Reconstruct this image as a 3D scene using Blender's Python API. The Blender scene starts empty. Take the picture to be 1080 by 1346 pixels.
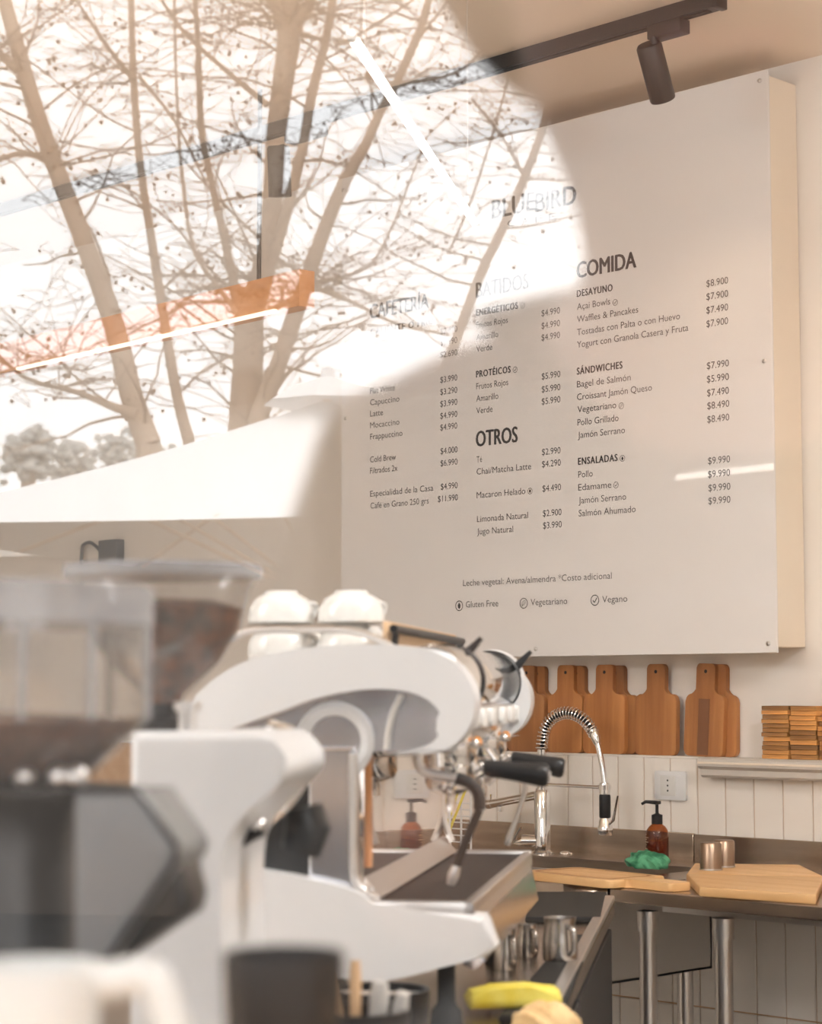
import bpy, bmesh, math, random
from mathutils import Vector, Matrix, Euler
random.seed(7)
PI = math.pi
SC = bpy.context.scene
COL = SC.collection

# ------------------------------------------------------------------ camera
# the camera stands outside the shop front, looking in through the glass
EYE = 1.34
F, YAW, PIT, ROL = 2700.0, 0.78624, 0.08641, -0.00085
cyw, syw = math.cos(YAW), math.sin(YAW)
fwd = Vector((-syw*math.cos(PIT), cyw*math.cos(PIT), math.sin(PIT)))
r0 = Vector((cyw, syw, 0)); u0 = r0.cross(fwd)
rgt = r0*math.cos(ROL) + u0*math.sin(ROL); upv = -r0*math.sin(ROL) + u0*math.cos(ROL)
camd = bpy.data.cameras.new('camera'); cam = bpy.data.objects.new('camera', camd); COL.objects.link(cam)
cam.matrix_world = Matrix(((rgt.x, upv.x, -fwd.x, 0), (rgt.y, upv.y, -fwd.y, 0), (rgt.z, upv.z, -fwd.z, EYE), (0, 0, 0, 1)))
camd.sensor_fit = 'VERTICAL'; camd.sensor_height = 36; camd.sensor_width = 36*1080/1346
camd.lens = F/1346*36; camd.clip_start = 0.01
camd.dof.use_dof = True; camd.dof.focus_distance = 5.1; camd.dof.aperture_fstop = camd.lens/13.0
SC.camera = cam

# ------------------------------------------------------------------ sky (bright overcast) and exposure
w = bpy.data.worlds.new('overcast'); SC.world = w; w.use_nodes = True
nt = w.node_tree; bg = nt.nodes['Background']
tc = nt.nodes.new('ShaderNodeTexCoord'); nz = nt.nodes.new('ShaderNodeTexNoise'); cr = nt.nodes.new('ShaderNodeValToRGB')
nz.inputs['Scale'].default_value = 1.6; nz.inputs['Detail'].default_value = 4
cr.color_ramp.elements[0].position = .3; cr.color_ramp.elements[0].color = (.93, .95, .98, 1)
cr.color_ramp.elements[1].position = .7; cr.color_ramp.elements[1].color = (1, 1, 1, 1)
nt.links.new(tc.outputs['Generated'], nz.inputs['Vector']); nt.links.new(nz.outputs['Fac'], cr.inputs['Fac'])
nt.links.new(cr.outputs['Color'], bg.inputs['Color']); bg.inputs['Strength'].default_value = 4.15
SC.view_settings.view_transform = 'Standard'; SC.view_settings.look = 'None'
SC.view_settings.gamma = 1; SC.view_settings.use_curve_mapping = False
SC.view_settings.exposure = 0.0

GLASS_B = 0.33                       # the shop window, measured along the bar's direction
BA = math.radians(36.55)             # the bar and the shop front are turned against the back wall
BAR = Matrix.Rotation(BA, 4, 'Z')
Bv = Vector((-math.sin(BA), math.cos(BA), 0)); Sv = Vector((math.cos(BA), math.sin(BA), 0))
WALL_Y, TILE_Y, CEIL = 4.23, 4.19, 2.905
WARM = (1.0, .70, .43)

# ------------------------------------------------------------------ placing helpers (surveyed sight lines)
def ray(x, y): return fwd + rgt*(x-540)/F - upv*(y-673)/F
def tobar(p): return Vector((p.dot(Sv), p.dot(Bv), p.z))
C0 = Vector((0, 0, EYE))
def WY(x, y, Y): d = ray(x, y); return C0 + d*(Y/d.y)          # room point on a plane parallel to the back wall
def WZ(x, y, z): d = ray(x, y); return C0 + d*((z-EYE)/d.z)
def PB(x, y, b): d = ray(x, y); return tobar(C0 + d*(b/d.dot(Bv)))   # bar coordinates (s, b, z)
def PZ(x, y, z): return tobar(WZ(x, y, z))
def MIR(x, y, b):                     # a place in the street, met by way of the glass
    p = PB(x, y, b); return Vector((p.x, 2*GLASS_B - p.y, p.z))

# ------------------------------------------------------------------ materials
MATS = {}
def P(name, col, rough=.5, metal=0.0, **k):
    m = bpy.data.materials.new(name); m.use_nodes = True; n = m.node_tree; b = n.nodes['Principled BSDF']
    b.inputs['Base Color'].default_value = (*col, 1); b.inputs['Roughness'].default_value = rough; b.inputs['Metallic'].default_value = metal
    for kk, v in k.items():
        kk = kk.replace('_', ' ')
        if kk in b.inputs: b.inputs[kk].default_value = v
    MATS[name] = m; return m
def noisy(m, c2, scale=8, detail=3, stretch=(1, 1, 1), lo=.35, hi=.65, bump=0, rough_var=0, coord='Object'):
    n = m.node_tree; b = n.nodes['Principled BSDF']; c1 = tuple(b.inputs['Base Color'].default_value)
    tc = n.nodes.new('ShaderNodeTexCoord'); mp = n.nodes.new('ShaderNodeMapping'); mp.inputs['Scale'].default_value = stretch
    nz = n.nodes.new('ShaderNodeTexNoise'); nz.inputs['Scale'].default_value = scale; nz.inputs['Detail'].default_value = detail
    cr = n.nodes.new('ShaderNodeValToRGB'); cr.color_ramp.elements[0].position = lo; cr.color_ramp.elements[1].position = hi
    cr.color_ramp.elements[0].color = c1; cr.color_ramp.elements[1].color = (*c2, 1)
    L = n.links.new
    L(tc.outputs[coord], mp.inputs['Vector']); L(mp.outputs['Vector'], nz.inputs['Vector']); L(nz.outputs['Fac'], cr.inputs['Fac']); L(cr.outputs['Color'], b.inputs['Base Color'])
    if bump:
        bp = n.nodes.new('ShaderNodeBump'); bp.inputs['Strength'].default_value = bump; bp.inputs['Distance'].default_value = .002
        L(nz.outputs['Fac'], bp.inputs['Height']); L(bp.outputs['Normal'], b.inputs['Normal'])
    return m
def wood(name, c1, c2, scale=6, stretch=(1, 1, .08), rough=.5, randomize=0.0):
    m = P(name, c1, rough); noisy(m, c2, scale, 6, stretch, .3, .7, .15)
    if randomize:
        n = m.node_tree; b = n.nodes['Principled BSDF']; oi = n.nodes.new('ShaderNodeObjectInfo'); hs = n.nodes.new('ShaderNodeHueSaturation')
        mr = n.nodes.new('ShaderNodeMapRange'); mr.inputs['To Min'].default_value = 1-randomize; mr.inputs['To Max'].default_value = 1+randomize
        src = b.inputs['Base Color'].links[0].from_socket
        n.links.new(oi.outputs['Random'], mr.inputs['Value']); n.links.new(mr.outputs['Result'], hs.inputs['Value'])
        n.links.new(src, hs.inputs['Color']); n.links.new(hs.outputs['Color'], b.inputs['Base Color'])
    return m
def emit(name, col, s):
    m = bpy.data.materials.new(name); m.use_nodes = True; n = m.node_tree; n.nodes.clear()
    e = n.nodes.new('ShaderNodeEmission'); o = n.nodes.new('ShaderNodeOutputMaterial'); e.inputs[0].default_value = (*col, 1); e.inputs[1].default_value = s
    n.links.new(e.outputs[0], o.inputs[0]); return m
def clear(name, f0, tint=(1, 1, 1), rough=0.0, veil=0.0, veilcol=(.8, .8, .8)):
    """thin clear sheet: transparent with a Schlick reflection, optional milky scatter"""
    m = bpy.data.materials.new(name); m.use_nodes = True; n = m.node_tree; n.nodes.clear(); L = n.links.new
    o = n.nodes.new('ShaderNodeOutputMaterial'); t = n.nodes.new('ShaderNodeBsdfTransparent'); g = n.nodes.new('ShaderNodeBsdfGlossy')
    t.inputs[0].default_value = (*tint, 1); g.inputs['Roughness'].default_value = rough
    lw = n.nodes.new('ShaderNodeLayerWeight'); lw.inputs[0].default_value = .5
    pw = n.nodes.new('ShaderNodeMath'); pw.operation = 'POWER'; pw.inputs[1].default_value = 5
    mu = n.nodes.new('ShaderNodeMath'); mu.operation = 'MULTIPLY_ADD'; mu.inputs[1].default_value = 1-f0; mu.inputs[2].default_value = f0
    mx = n.nodes.new('ShaderNodeMixShader')
    L(lw.outputs['Facing'], pw.inputs[0]); L(pw.outputs[0], mu.inputs[0]); L(mu.outputs[0], mx.inputs[0]); L(t.outputs[0], mx.inputs[1]); L(g.outputs[0], mx.inputs[2])
    out = mx.outputs[0]
    if veil:
        d = n.nodes.new('ShaderNodeBsdfDiffuse'); d.inputs[0].default_value = (*veilcol, 1); m2 = n.nodes.new('ShaderNodeMixShader'); m2.inputs[0].default_value = veil
        L(out, m2.inputs[1]); L(d.outputs[0], m2.inputs[2]); out = m2.outputs[0]
    L(out, o.inputs[0]); return m

M_wall = noisy(P('wall_paint', (.82, .77, .71), .85), (.86, .81, .75), 3, 5, bump=.05)
M_ceil = noisy(P('ceiling_paint', (.84, .70, .56), .9), (.86, .72, .58), 2, 3)
M_tile = noisy(P('tile_glaze', (.82, .77, .71), .32), (.86, .82, .76), 6, 3, bump=.12)
M_grout = noisy(P('grout', (.60, .40, .25), .9), (.66, .46, .30), 20)
M_floor = noisy(P('floor_concrete', (.44, .41, .37), .5), (.52, .48, .44), 2, 5)
M_steel = noisy(P('brushed_steel', (.42, .34, .27), .27, 1.0), (.52, .43, .35), 4, 4, (1, 1, 12))
M_copper = P('bronzed_steel', (.36, .26, .19), .36, 1.0)
M_pitch = P('pitcher_steel', (.50, .47, .44), .24, 1.0)
M_chrome = P('chrome', (.86, .85, .84), .07, 1.0)
M_polish = P('polished_steel', (.74, .76, .82), .16, 1.0)
M_satin = P('satin_steel', (.66, .64, .62), .32, 1.0)
M_white = P('white_enamel', (.73, .74, .75), .28, Coat_Weight=.3)
M_ivory = P('ivory_enamel', (.64, .62, .59), .35)
M_black = P('black_plastic', (.012, .012, .013), .38, Specular_IOR_Level=.3)
M_rubber = P('black_rubber', (.012, .0115, .011), .7)
M_iron = P('black_powder_coat', (.022, .02, .02), .5)
M_grey = P('grey_plastic', (.17, .175, .18), .42)
M_dgrey = P('dark_grey_metal', (.022, .021, .020), .35, .3)
M_board = P('acrylic_white', (.86, .835, .82), .55, Specular_IOR_Level=.2, Coat_Weight=1.0, Coat_Roughness=.02)
M_box = P('cream_box', (.86, .76, .63), .7)
M_ink = P('print_ink', (.05, .045, .045), .6)
M_inkg = P('print_ink_grey', (.12, .11, .11), .6)
M_alu = P('painted_aluminium', (.62, .58, .53), .45, .2)
M_cut = wood('cutting_board_wood', (.26, .09, .022), (.52, .225, .07), 14, (1.8, 1, .10), .55, .2)
M_cut2 = wood('cutting_board_dark_stave', (.17, .065, .025), (.24, .10, .04), 9, (1.6, 1, .12), .5)
M_coast = wood('acacia_wood', (.17, .06, .015), (.80, .40, .11), 16, (.35, .35, 4), .5, .55)
M_honey = wood('bamboo_wood', (.66, .37, .14), (.86, .56, .28), 10, (.12, 1.8, 1), .42, .10)
M_spoon = wood('pale_wood', (.62, .40, .22), (.74, .52, .32), 10, (1, 1, .1))
M_fascia = wood('orange_wood_fascia', (.62, .27, .10), (.74, .36, .15), 4, (.1, .1, 1), .5)
M_amber = clear('amber_glass', .06, (.62, .30, .10), .03)
M_soap = P('soap_liquid', (.20, .07, .018), .2)
M_label = P('cream_print', (.62, .45, .28), .6)
M_green = noisy(P('green_cloth', (.015, .13, .06), .9), (.10, .36, .20), 40, 3, (1, 1, 1), .4, .6, .4)
M_yellow = noisy(P('yellow_cloth', (.78, .62, .06), .9), (.85, .74, .16), 30, 3)
M_tan = noisy(P('tan_cloth', (.62, .42, .20), .95), (.74, .55, .30), 25, 3)
M_cup = P('white_porcelain', (.72, .72, .70), .22)
M_beans = noisy(P('coffee_beans', (.025, .010, .004), .45), (.14, .045, .014), 60, 3)
M_ground = noisy(P('ground_coffee', (.05, .018, .010), .9), (.11, .042, .02), 80, 3)
M_plastic = clear('clear_plastic', .05, (.98, .975, .97), .05, .05, (.75, .74, .72))
M_lid = clear('smoked_plastic', .06, (.80, .81, .83), .1, .30, (.62, .63, .66))
M_glass = clear('window_glass', .15)
M_darkcup = P('dark_stoneware', (.016, .013, .012), .5)
M_bar = noisy(P('bar_panel', (.05, .035, .028), .6), (.07, .05, .04), 5)
M_tube = emit('led_tube_glow', (1, .93, .84), 14)
M_strip = emit('led_strip_glow', (1, .88, .70), 1.8)
M_bulb = emit('spot_glow', (1, .84, .62), 14)
M_orange = P('indicator_orange', (.75, .28, .04), .4)
M_bark = noisy(P('plane_bark', (.40, .29, .21), .95), (.52, .41, .32), 3, 4, (1, 1, .5), bump=.3)
M_twig = P('twig_bark', (.34, .25, .18), .95)
M_seed = P('seed_ball', (.22, .13, .08), .95)
M_canvas = P('white_canvas', (.86, .86, .86), .9)
M_pole = wood('umbrella_wood', (.45, .28, .16), (.52, .34, .2), 5)
M_pave = noisy(P('paving_stone', (.05, .048, .045), .9), (.07, .066, .062), 2, 5)
M_hazed_leaf = noisy(P('hazed_leaf', (.5, .5, .48), .95), (.6, .6, .57), 4)  # far foliage lightened: haze put into the leaf colour
M_render = P('facade_render', (.7, .67, .62), .9)
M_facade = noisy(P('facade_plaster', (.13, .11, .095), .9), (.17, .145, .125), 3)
M_skin = P('skin', (.25, .14, .10), .6)
M_jacket = noisy(P('dark_jacket', (.008, .008, .009), .95), (.012, .012, .013), 20)
M_jeans = P('dark_trousers', (.02, .022, .03), .95)
M_hair = P('dark_hair', (.015, .010, .008), .6)
M_led_w = P('white_button', (.85, .85, .83), .3)

# ------------------------------------------------------------------ mesh builder
class MB:
    def __init__(s): s.bm = bmesh.new()
    def box(s, lo, hi, bevel=0, seg=2, mat4=None):
        r = bmesh.ops.create_cube(s.bm, size=1); vs = r['verts']
        lo, hi = Vector(lo), Vector(hi)
        for v in vs: v.co = Vector(((v.co[i]+.5)*(hi[i]-lo[i])+lo[i] for i in range(3)))
        if bevel:
            es = list({e for v in vs for e in v.link_edges})
            rr = bmesh.ops.bevel(s.bm, geom=es, offset=bevel, segments=seg, affect='EDGES', profile=.5)
            if mat4:
                allv = {v for f in rr['faces'] for v in f.verts} | {v for v in vs if v.is_valid}
                for v in allv: v.co = mat4 @ v.co
        elif mat4:
            for v in vs: v.co = mat4 @ v.co
        return s
    def rings(s, rings, closed_ends=True, closed_loop=True):
        vr = [[s.bm.verts.new(p) for p in r] for r in rings]; n = len(rings[0])
        for a, b in zip(vr, vr[1:]):
            for i in range(n if closed_loop else n-1):
                j = (i+1) % n
                s.bm.faces.new((a[i], a[j], b[j], b[i]))
        if closed_ends and closed_loop:
            s.bm.faces.new(list(reversed(vr[0]))); s.bm.faces.new(vr[-1])
        return s
    def tube(s, pts, rad, n=10, cap=True):
        pts = [Vector(p) for p in pts]; m = len(pts)
        if not hasattr(rad, '__len__'): rad = [rad]*m
        rings = []; side = None
        for i, p in enumerate(pts):
            t = (pts[min(i+1, m-1)] - pts[max(i-1, 0)]).normalized()
            if side is None:
                a = Vector((0, 0, 1)) if abs(t.z) < .9 else Vector((1, 0, 0)); side = t.cross(a).normalized()
            else:
                side = (side - t*side.dot(t)).normalized()
            o = t.cross(side)
            rings.append([p + (side*math.cos(2*PI*k/n) + o*math.sin(2*PI*k/n))*rad[i] for k in range(n)])
        return s.rings(rings, cap)
    def cyl(s, p0, p1, r0, r1=None, n=24): return s.tube([p0, p1], [r0, r0 if r1 is None else r1], n)
    def lathe(s, c, prof, n=32, axis='Z', cap=True, ang0=0):
        c = Vector(c); rings = []
        for r, h in prof:
            ring = []
            for k in range(n):
                a = 2*PI*k/n+ang0; x, y = math.cos(a)*r, math.sin(a)*r
                ring.append(c + (Vector((x, y, h)) if axis == 'Z' else Vector((x, h, y)) if axis == 'Y' else Vector((h, x, y))))
            rings.append(ring)
        return s.rings(rings, cap)
    def prism(s, pts2, d0, d1, plane='XZ', bevel=0, seg=2):
        """outline extruded; plane XZ -> along Y, XY -> along Z, YZ -> along X"""
        def mk(p, d): return Vector((p[0], d, p[1])) if plane == 'XZ' else Vector((p[0], p[1], d)) if plane == 'XY' else Vector((d, p[0], p[1]))
        a = [s.bm.verts.new(mk(p, d0)) for p in pts2]; b = [s.bm.verts.new(mk(p, d1)) for p in pts2]; n = len(a); fs = []
        for i in range(n): fs.append(s.bm.faces.new((a[i], a[(i+1) % n], b[(i+1) % n], b[i])))
        fa = s.bm.faces.new(list(reversed(a))); fb = s.bm.faces.new(b)
        if bevel: bmesh.ops.bevel(s.bm, geom=list(fa.edges)+list(fb.edges), offset=bevel, segments=seg, affect='EDGES', profile=.5)
        return s
    def ico(s, c, r, sub=1, sc=(1, 1, 1)):
        rr = bmesh.ops.create_icosphere(s.bm, subdivisions=sub, radius=1)
        for v in rr['verts']: v.co = Vector(c) + Vector((v.co.x*r*sc[0], v.co.y*r*sc[1], v.co.z*r*sc[2]))
        return s
    def xform(s, m):
        for v in s.bm.verts: v.co = m @ v.co
        return s

ORG = {}
def setp(o, label=None, cat=None, group=None, kind=None):
    if label: o['label'] = label
    if cat: o['category'] = cat
    if group: o['group'] = group
    if kind: o['kind'] = kind
def thing(name, label, cat, loc=(0, 0, 0), bar=False, group=None):
    o = bpy.data.objects.new(name, None); COL.objects.link(o); o.empty_display_size = .05
    loc = Vector(loc); o.location = (BAR @ loc) if bar else loc
    if bar: o.rotation_euler = (0, 0, BA)
    ORG[o.name] = loc; setp(o, label, cat, group); return o
def part(name, mb, mat, parent=None, smooth=40, label=None, bar=False, loc=None, kind=None):
    """link the collected shapes as one mesh; child coordinates are given in the thing's own frame"""
    me = bpy.data.meshes.new(name); bm = mb.bm if isinstance(mb, MB) else mb
    off = ORG[parent.name] if parent else Vector(loc or (0, 0, 0))
    if off.length:
        for v in bm.verts: v.co -= off
    bmesh.ops.recalc_face_normals(bm, faces=bm.faces)
    if smooth:
        ca = math.radians(smooth)
        for f in bm.faces: f.smooth = f.calc_area() < .008
        for e in bm.edges:
            if len(e.link_faces) == 2 and e.calc_face_angle(0) > ca: e.smooth = False
    bm.to_mesh(me); bm.free(); me.materials.append(mat)
    o = bpy.data.objects.new(name, me); COL.objects.link(o)
    if parent: o.parent = parent; ORG[o.name] = off
    else:
        o.location = (BAR @ off) if bar else off
        if bar: o.rotation_euler = (0, 0, BA)
        ORG[o.name] = off
    if label: o['label'] = label
    if kind: o['kind'] = kind
    return o
def solo(name, mb, mat, label, cat, loc=(0, 0, 0), bar=False, group=None, smooth=40):
    o = part(name, mb, mat, None, smooth, bar=bar, loc=loc); setp(o, label, cat, group); return o
def struct(name, mb, mat, bar=False, smooth=0):
    o = part(name, mb, mat, None, smooth, bar=bar); o['kind'] = 'structure'; return o
def copy_tree(o, parent=None):
    c = o.copy(); COL.objects.link(c); c.parent = parent
    for ch in list(o.children): copy_tree(ch, c)
    return c
def rrect(x0, z0, x1, z1, r, n=5):
    out = []
    for cx, cz, a0 in ((x1-r, z1-r, 0), (x0+r, z1-r, 90), (x0+r, z0+r, 180), (x1-r, z0+r, 270)):
        for k in range(n+1):
            a = math.radians(a0+90*k/n); out.append((cx+r*math.cos(a), cz+r*math.sin(a)))
    return out
def smoothpts(pts, n=6, closed=False):
    """Catmull-Rom through the points"""
    P_ = [Vector(p) for p in pts]; m = len(P_); out = []
    rng = range(m if closed else m-1)
    for i in rng:
        a, b, c, d = (P_[(i-1) % m], P_[i], P_[(i+1) % m], P_[(i+2) % m]) if closed else (P_[max(i-1, 0)], P_[i], P_[i+1], P_[min(i+2, m-1)])
        for k in range(n):
            t = k/n; out.append(.5*((2*b)+(c-a)*t+(2*a-5*b+4*c-d)*t*t+(3*b-a-3*c+d)*t**3))
    if not closed: out.append(P_[-1])
    return out

# ================================================================== THE SETTING
def bl(s, b): v = Sv*s + Bv*b; return (v.x, v.y)
S_L, X_R = -5.2, 1.2
s_r = (X_R + GLASS_B*math.sin(BA))/math.cos(BA)           # the shop front ends at the right wall
b_l = (WALL_Y - S_L*Sv.y)/Bv.y                            # left wall meets back wall
cor = [bl(S_L, GLASS_B), bl(s_r, GLASS_B), (X_R, WALL_Y), bl(S_L, b_l)]
struct('floor', MB().prism(cor, -.05, 0, 'XY'), M_floor)
struct('ceiling', MB().prism(cor, CEIL, CEIL+.1, 'XY'), M_ceil)
xl = cor[3][0]
struct('wall_back', MB().box((xl-.2, WALL_Y, 0), (X_R+.1, WALL_Y+.15, CEIL+.1)), M_wall)
struct('wall_left', MB().box((S_L-.15, GLASS_B-.05, 0), (S_L, b_l+.1, CEIL+.1)), M_wall, bar=True)
struct('wall_right', MB().box((X_R, cor[1][1]-.1, 0), (X_R+.15, WALL_Y+.15, CEIL+.1)), M_wall)
# shop front with one wide opening
WS0, WS1, WZ0, WZ1 = -2.4, 1.1, .80, 2.45
fr = MB(); g0, g1 = GLASS_B-.02, GLASS_B+.10
fr.box((S_L-.15, g0, -.05), (WS0, g1, CEIL+.5)); fr.box((WS1, g0, -.05), (s_r+.2, g1, CEIL+.5))
fr.box((WS0, g0, -.05), (WS1, g1, WZ0)); fr.box((WS0, g0, WZ1), (WS1, g1, CEIL+.5))
struct('wall_front', fr, M_render, bar=True)
win = struct('window_1', MB().box((WS0+.03, GLASS_B, WZ0+.03), (WS1-.03, GLASS_B+.008, WZ1-.03)), M_glass, bar=True)
wf = MB()
for lo, hi in (((WS0, WZ0), (WS1, WZ0+.04)), ((WS0, WZ1-.04), (WS1, WZ1)), ((WS0, WZ0), (WS0+.04, WZ1)), ((WS1-.04, WZ0), (WS1, WZ1))):
    wf.box((lo[0], GLASS_B-.03, lo[1]), (hi[0], GLASS_B+.04, hi[1]))
part('window_frame', wf, M_iron, win)

# tiled lower wall: a grout bed with every tile its own piece
LEDGE = 1.172
tw = struct('trim_1', MB().box((-6.6, TILE_Y+.004, 0), (X_R, WALL_Y, LEDGE-.002)), M_grout)
def tile_mesh(wd, ht):
    m = MB(); m.box((-wd/2, -.004, -ht/2), (wd/2, .004, ht/2), .0014, 1); me = bpy.data.meshes.new('tile')
    bmesh.ops.recalc_face_normals(m.bm, faces=m.bm.faces); m.bm.to_mesh(me); m.bm.free(); me.materials.append(M_tile); return me
PITCH = .0858; TH = .31; t0 = -3.093
tme = tile_mesh(PITCH-.0032, TH-.004)
for row in range(3):
    for c in range(-23, 12):
        o = bpy.data.objects.new('tile', tme); COL.objects.link(o); o.parent = tw
        o.location = (t0+(c+.5)*PITCH, TILE_Y+.004+random.uniform(-.0003, .0003), LEDGE-TH*(row+.5))
        o.rotation_euler = (random.uniform(-.001, .001), 0, random.uniform(-.0012, .0012))
part('ledge_cap', MB().box((-6.6, TILE_Y-.002, LEDGE-.006), (X_R, WALL_Y, LEDGE), .002), M_tile, tw)

# the pavement outside
struct('floor_street', MB().box((-40, -40, -.12), (40, -.004, -.02)).xform(Matrix.Translation((0, GLASS_B, 0))), M_pave, bar=True)

# ================================================================== LAMPS
def add_light(kind, loc, power, col=WARM, **k):
    d = bpy.data.lights.new(kind.lower()+'_light', kind); d.energy = power; d.color = col
    for a, v in k.items(): setattr(d, a, v)
    o = bpy.data.objects.new(kind.lower()+'_light', d); COL.objects.link(o); o.location = loc; return o
TRY, TRZ = 3.68, CEIL-.035
xr = WZ(942, 8, TRZ).x
tr = thing('lighting_track', 'long black lighting track fixed along the ceiling in front of the menu board', 'lighting track', (xr, TRY, CEIL))
part('track_rail', MB().box((-6.9, TRY-.018, TRZ), (xr, TRY+.018, CEIL), .002), M_iron, tr)
part('track_groove', MB().box((-6.88, TRY-.007, TRZ-.003), (xr-.03, TRY+.007, TRZ+.001)), M_rubber, tr)
part('end_cap', MB().box((xr-.012, TRY-.02, TRZ-.002), (xr+.004, TRY+.02, CEIL), .002), M_black, tr)
def spotlight(xa0, xa1, ptop, pbot, rad, label, power, aim):
    base = Vector(((xa0+xa1)/2, TRY, TRZ))
    t = thing('track_spotlight', label, 'spotlight', base, group=None)
    part('track_adapter', MB().box((xa0, TRY-.02, TRZ-.034), (xa1, TRY+.02, TRZ-.001), .003), M_iron, t)
    ax = (pbot-ptop).normalized()
    part('swivel_stem', MB().cyl((ptop.x+.012, ptop.y, TRZ-.03), ptop+ax*.03+Vector((.02, 0, 0)), .008, n=12), M_iron, t)
    n = 28; q = Vector((0, 0, 1)).rotation_difference(-ax).to_matrix().to_4x4(); L = (pbot-ptop).length
    h = MB().lathe((0, 0, 0), [(rad*.86, L), (rad, L-.006), (rad, .002), (rad*.97, 0), (rad*.88, 0), (rad*.80, .02), (0.001, .022)], n, cap=False)
    h.bm.faces.new([v for v in h.bm.verts[:n]]) if False else None
    h.lathe((0, 0, 0), [(rad*.86, L-.0005), (.001, L)], n, cap=False)
    h.xform(Matrix.Translation(pbot) @ q); part('lamp_housing', h, M_iron, t)
    part('bulb', MB().lathe((0, 0, 0), [(.001, .012), (rad*.78, .012), (rad*.78, .018), (.001, .018)], 20, cap=False).xform(Matrix.Translation(pbot) @ q), M_bulb, t)
    l = add_light('SPOT', pbot+ax*.012, power, spot_size=math.radians(95), spot_blend=.9, shadow_soft_size=.025)
    l.rotation_euler = (Vector(aim)-l.location).to_track_quat('-Z', 'Y').to_euler()
a0, a1 = WZ(838, 46, TRZ-.03).x, WZ(899, 40, TRZ-.03).x
spotlight(a0, a1, WY(852, 58, 3.66), WY(871, 131, 3.74), .030, 'black cylinder spotlight tilted towards the menu board, right end of track', 4, (-3.1, 4.1, 1.2))
a0, a1 = WZ(349, 180, TRZ-.03).x, WZ(404, 170, TRZ-.03).x
spotlight(a0, a1, WY(366, 192, 3.68), WY(368, 259, 3.70), .032, 'black cylinder spotlight hanging straight down, seen through the tree reflections', 4, (-5.2, 4.1, 1.0))

def led_tube(p0, p1, r, label, watts):
    t = thing('tube_lamp', label, 'lamp', ((p0+p1)/2), bar=True)
    d = (p1-p0).normalized()
    part('glowing_tube', MB().cyl(p0+d*.02, p1-d*.02, r, n=16), M_tube, t)
    for p, q in ((p0, p0+d*.02), (p1-d*.02, p1)): part('end_cap', MB().cyl(p, q, r*1.1, n=16), M_white, t)
    for p in (p0+d*.1, p1-d*.1): part('suspension_wire', MB().cyl(p, Vector((p.x, p.y, CEIL-.002)), .0005, n=6), M_satin, t)
led_tube(PB(460, 45, 3.0), PB(625, 295, 4.19), .007, 'glowing white tube lamp hanging over the coffee bar', 40)
# a second tube deeper in the room, the one whose thin line lies on the glossy board
def board_mirror(x, y, z): p = WZ(x, y, z); p.y = 2*4.10 - p.y; return tobar(p)
led_tube(board_mirror(885, 628, 2.3), board_mirror(1080, 605.5, 2.3), .014, 'thin glowing tube lamp seen as a line of light mirrored on the menu board', 40)

fz = 2.30
pa, pb_ = WZ(-160, 527, fz), WZ(393, 402, fz)
dv = (pb_-pa); ln = dv.length; ang = math.atan2(dv.y, dv.x)
t = thing('wooden_light_box', 'orange wooden fascia with a strip of light along its lower edge, behind the tree trunks', 'light fixture', pa)
sl0 = (WZ(40, 487, fz)-pa).length
Rm = Matrix.Translation(pa) @ Matrix.Rotation(ang, 4, 'Z')
hh = (WY(345, 362, WZ(345, 410, fz).y).z-fz)
part('wood_fascia', MB().box((0, 0, 0), (ln, .05, hh), .002).xform(Rm), M_fascia, t)
part('light_strip', MB().box((sl0, -.010, -.004), (ln-.09, .004, .004)).xform(Rm), M_strip, t)
for q in (.2, ln-.2): part('hanging_rod', MB().cyl((q, .025, hh), (q, .025, CEIL-fz), .006, n=8).xform(Rm), M_iron, t)

# added fill lamps that brighten the room, hung unseen above the frame
def fill_lamp(s_, b_, glow, where):
    t = thing('fill_lamp', 'added fill lamp, an opal drum hung unseen above the frame, ' + where, 'lamp', (s_, b_, CEIL), bar=True)
    part('ceiling_rose', MB().lathe((s_, b_, CEIL), [(.05, -.001), (.05, -.02), (.01, -.025)], 24), M_white, t)
    part('cord', MB().cyl((s_, b_, CEIL-.02), (s_, b_, 2.60), .004, n=8), M_black, t)
    part('opal_drum', MB().lathe((s_, b_, 2.46), [(.001, 0), (.19, .005), (.20, .015), (.20, .125), (.19, .135), (.001, .14)], 40, cap=False), emit('fill_glow', (1, .99, .98), glow), t)
fill_lamp(.75, 2.45, 92, 'between bar and sink wall'); fill_lamp(-1.9, 2.0, 38, 'over the customer side'); fill_lamp(-2.9, 1.6, 88, 'near the left wall')

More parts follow.
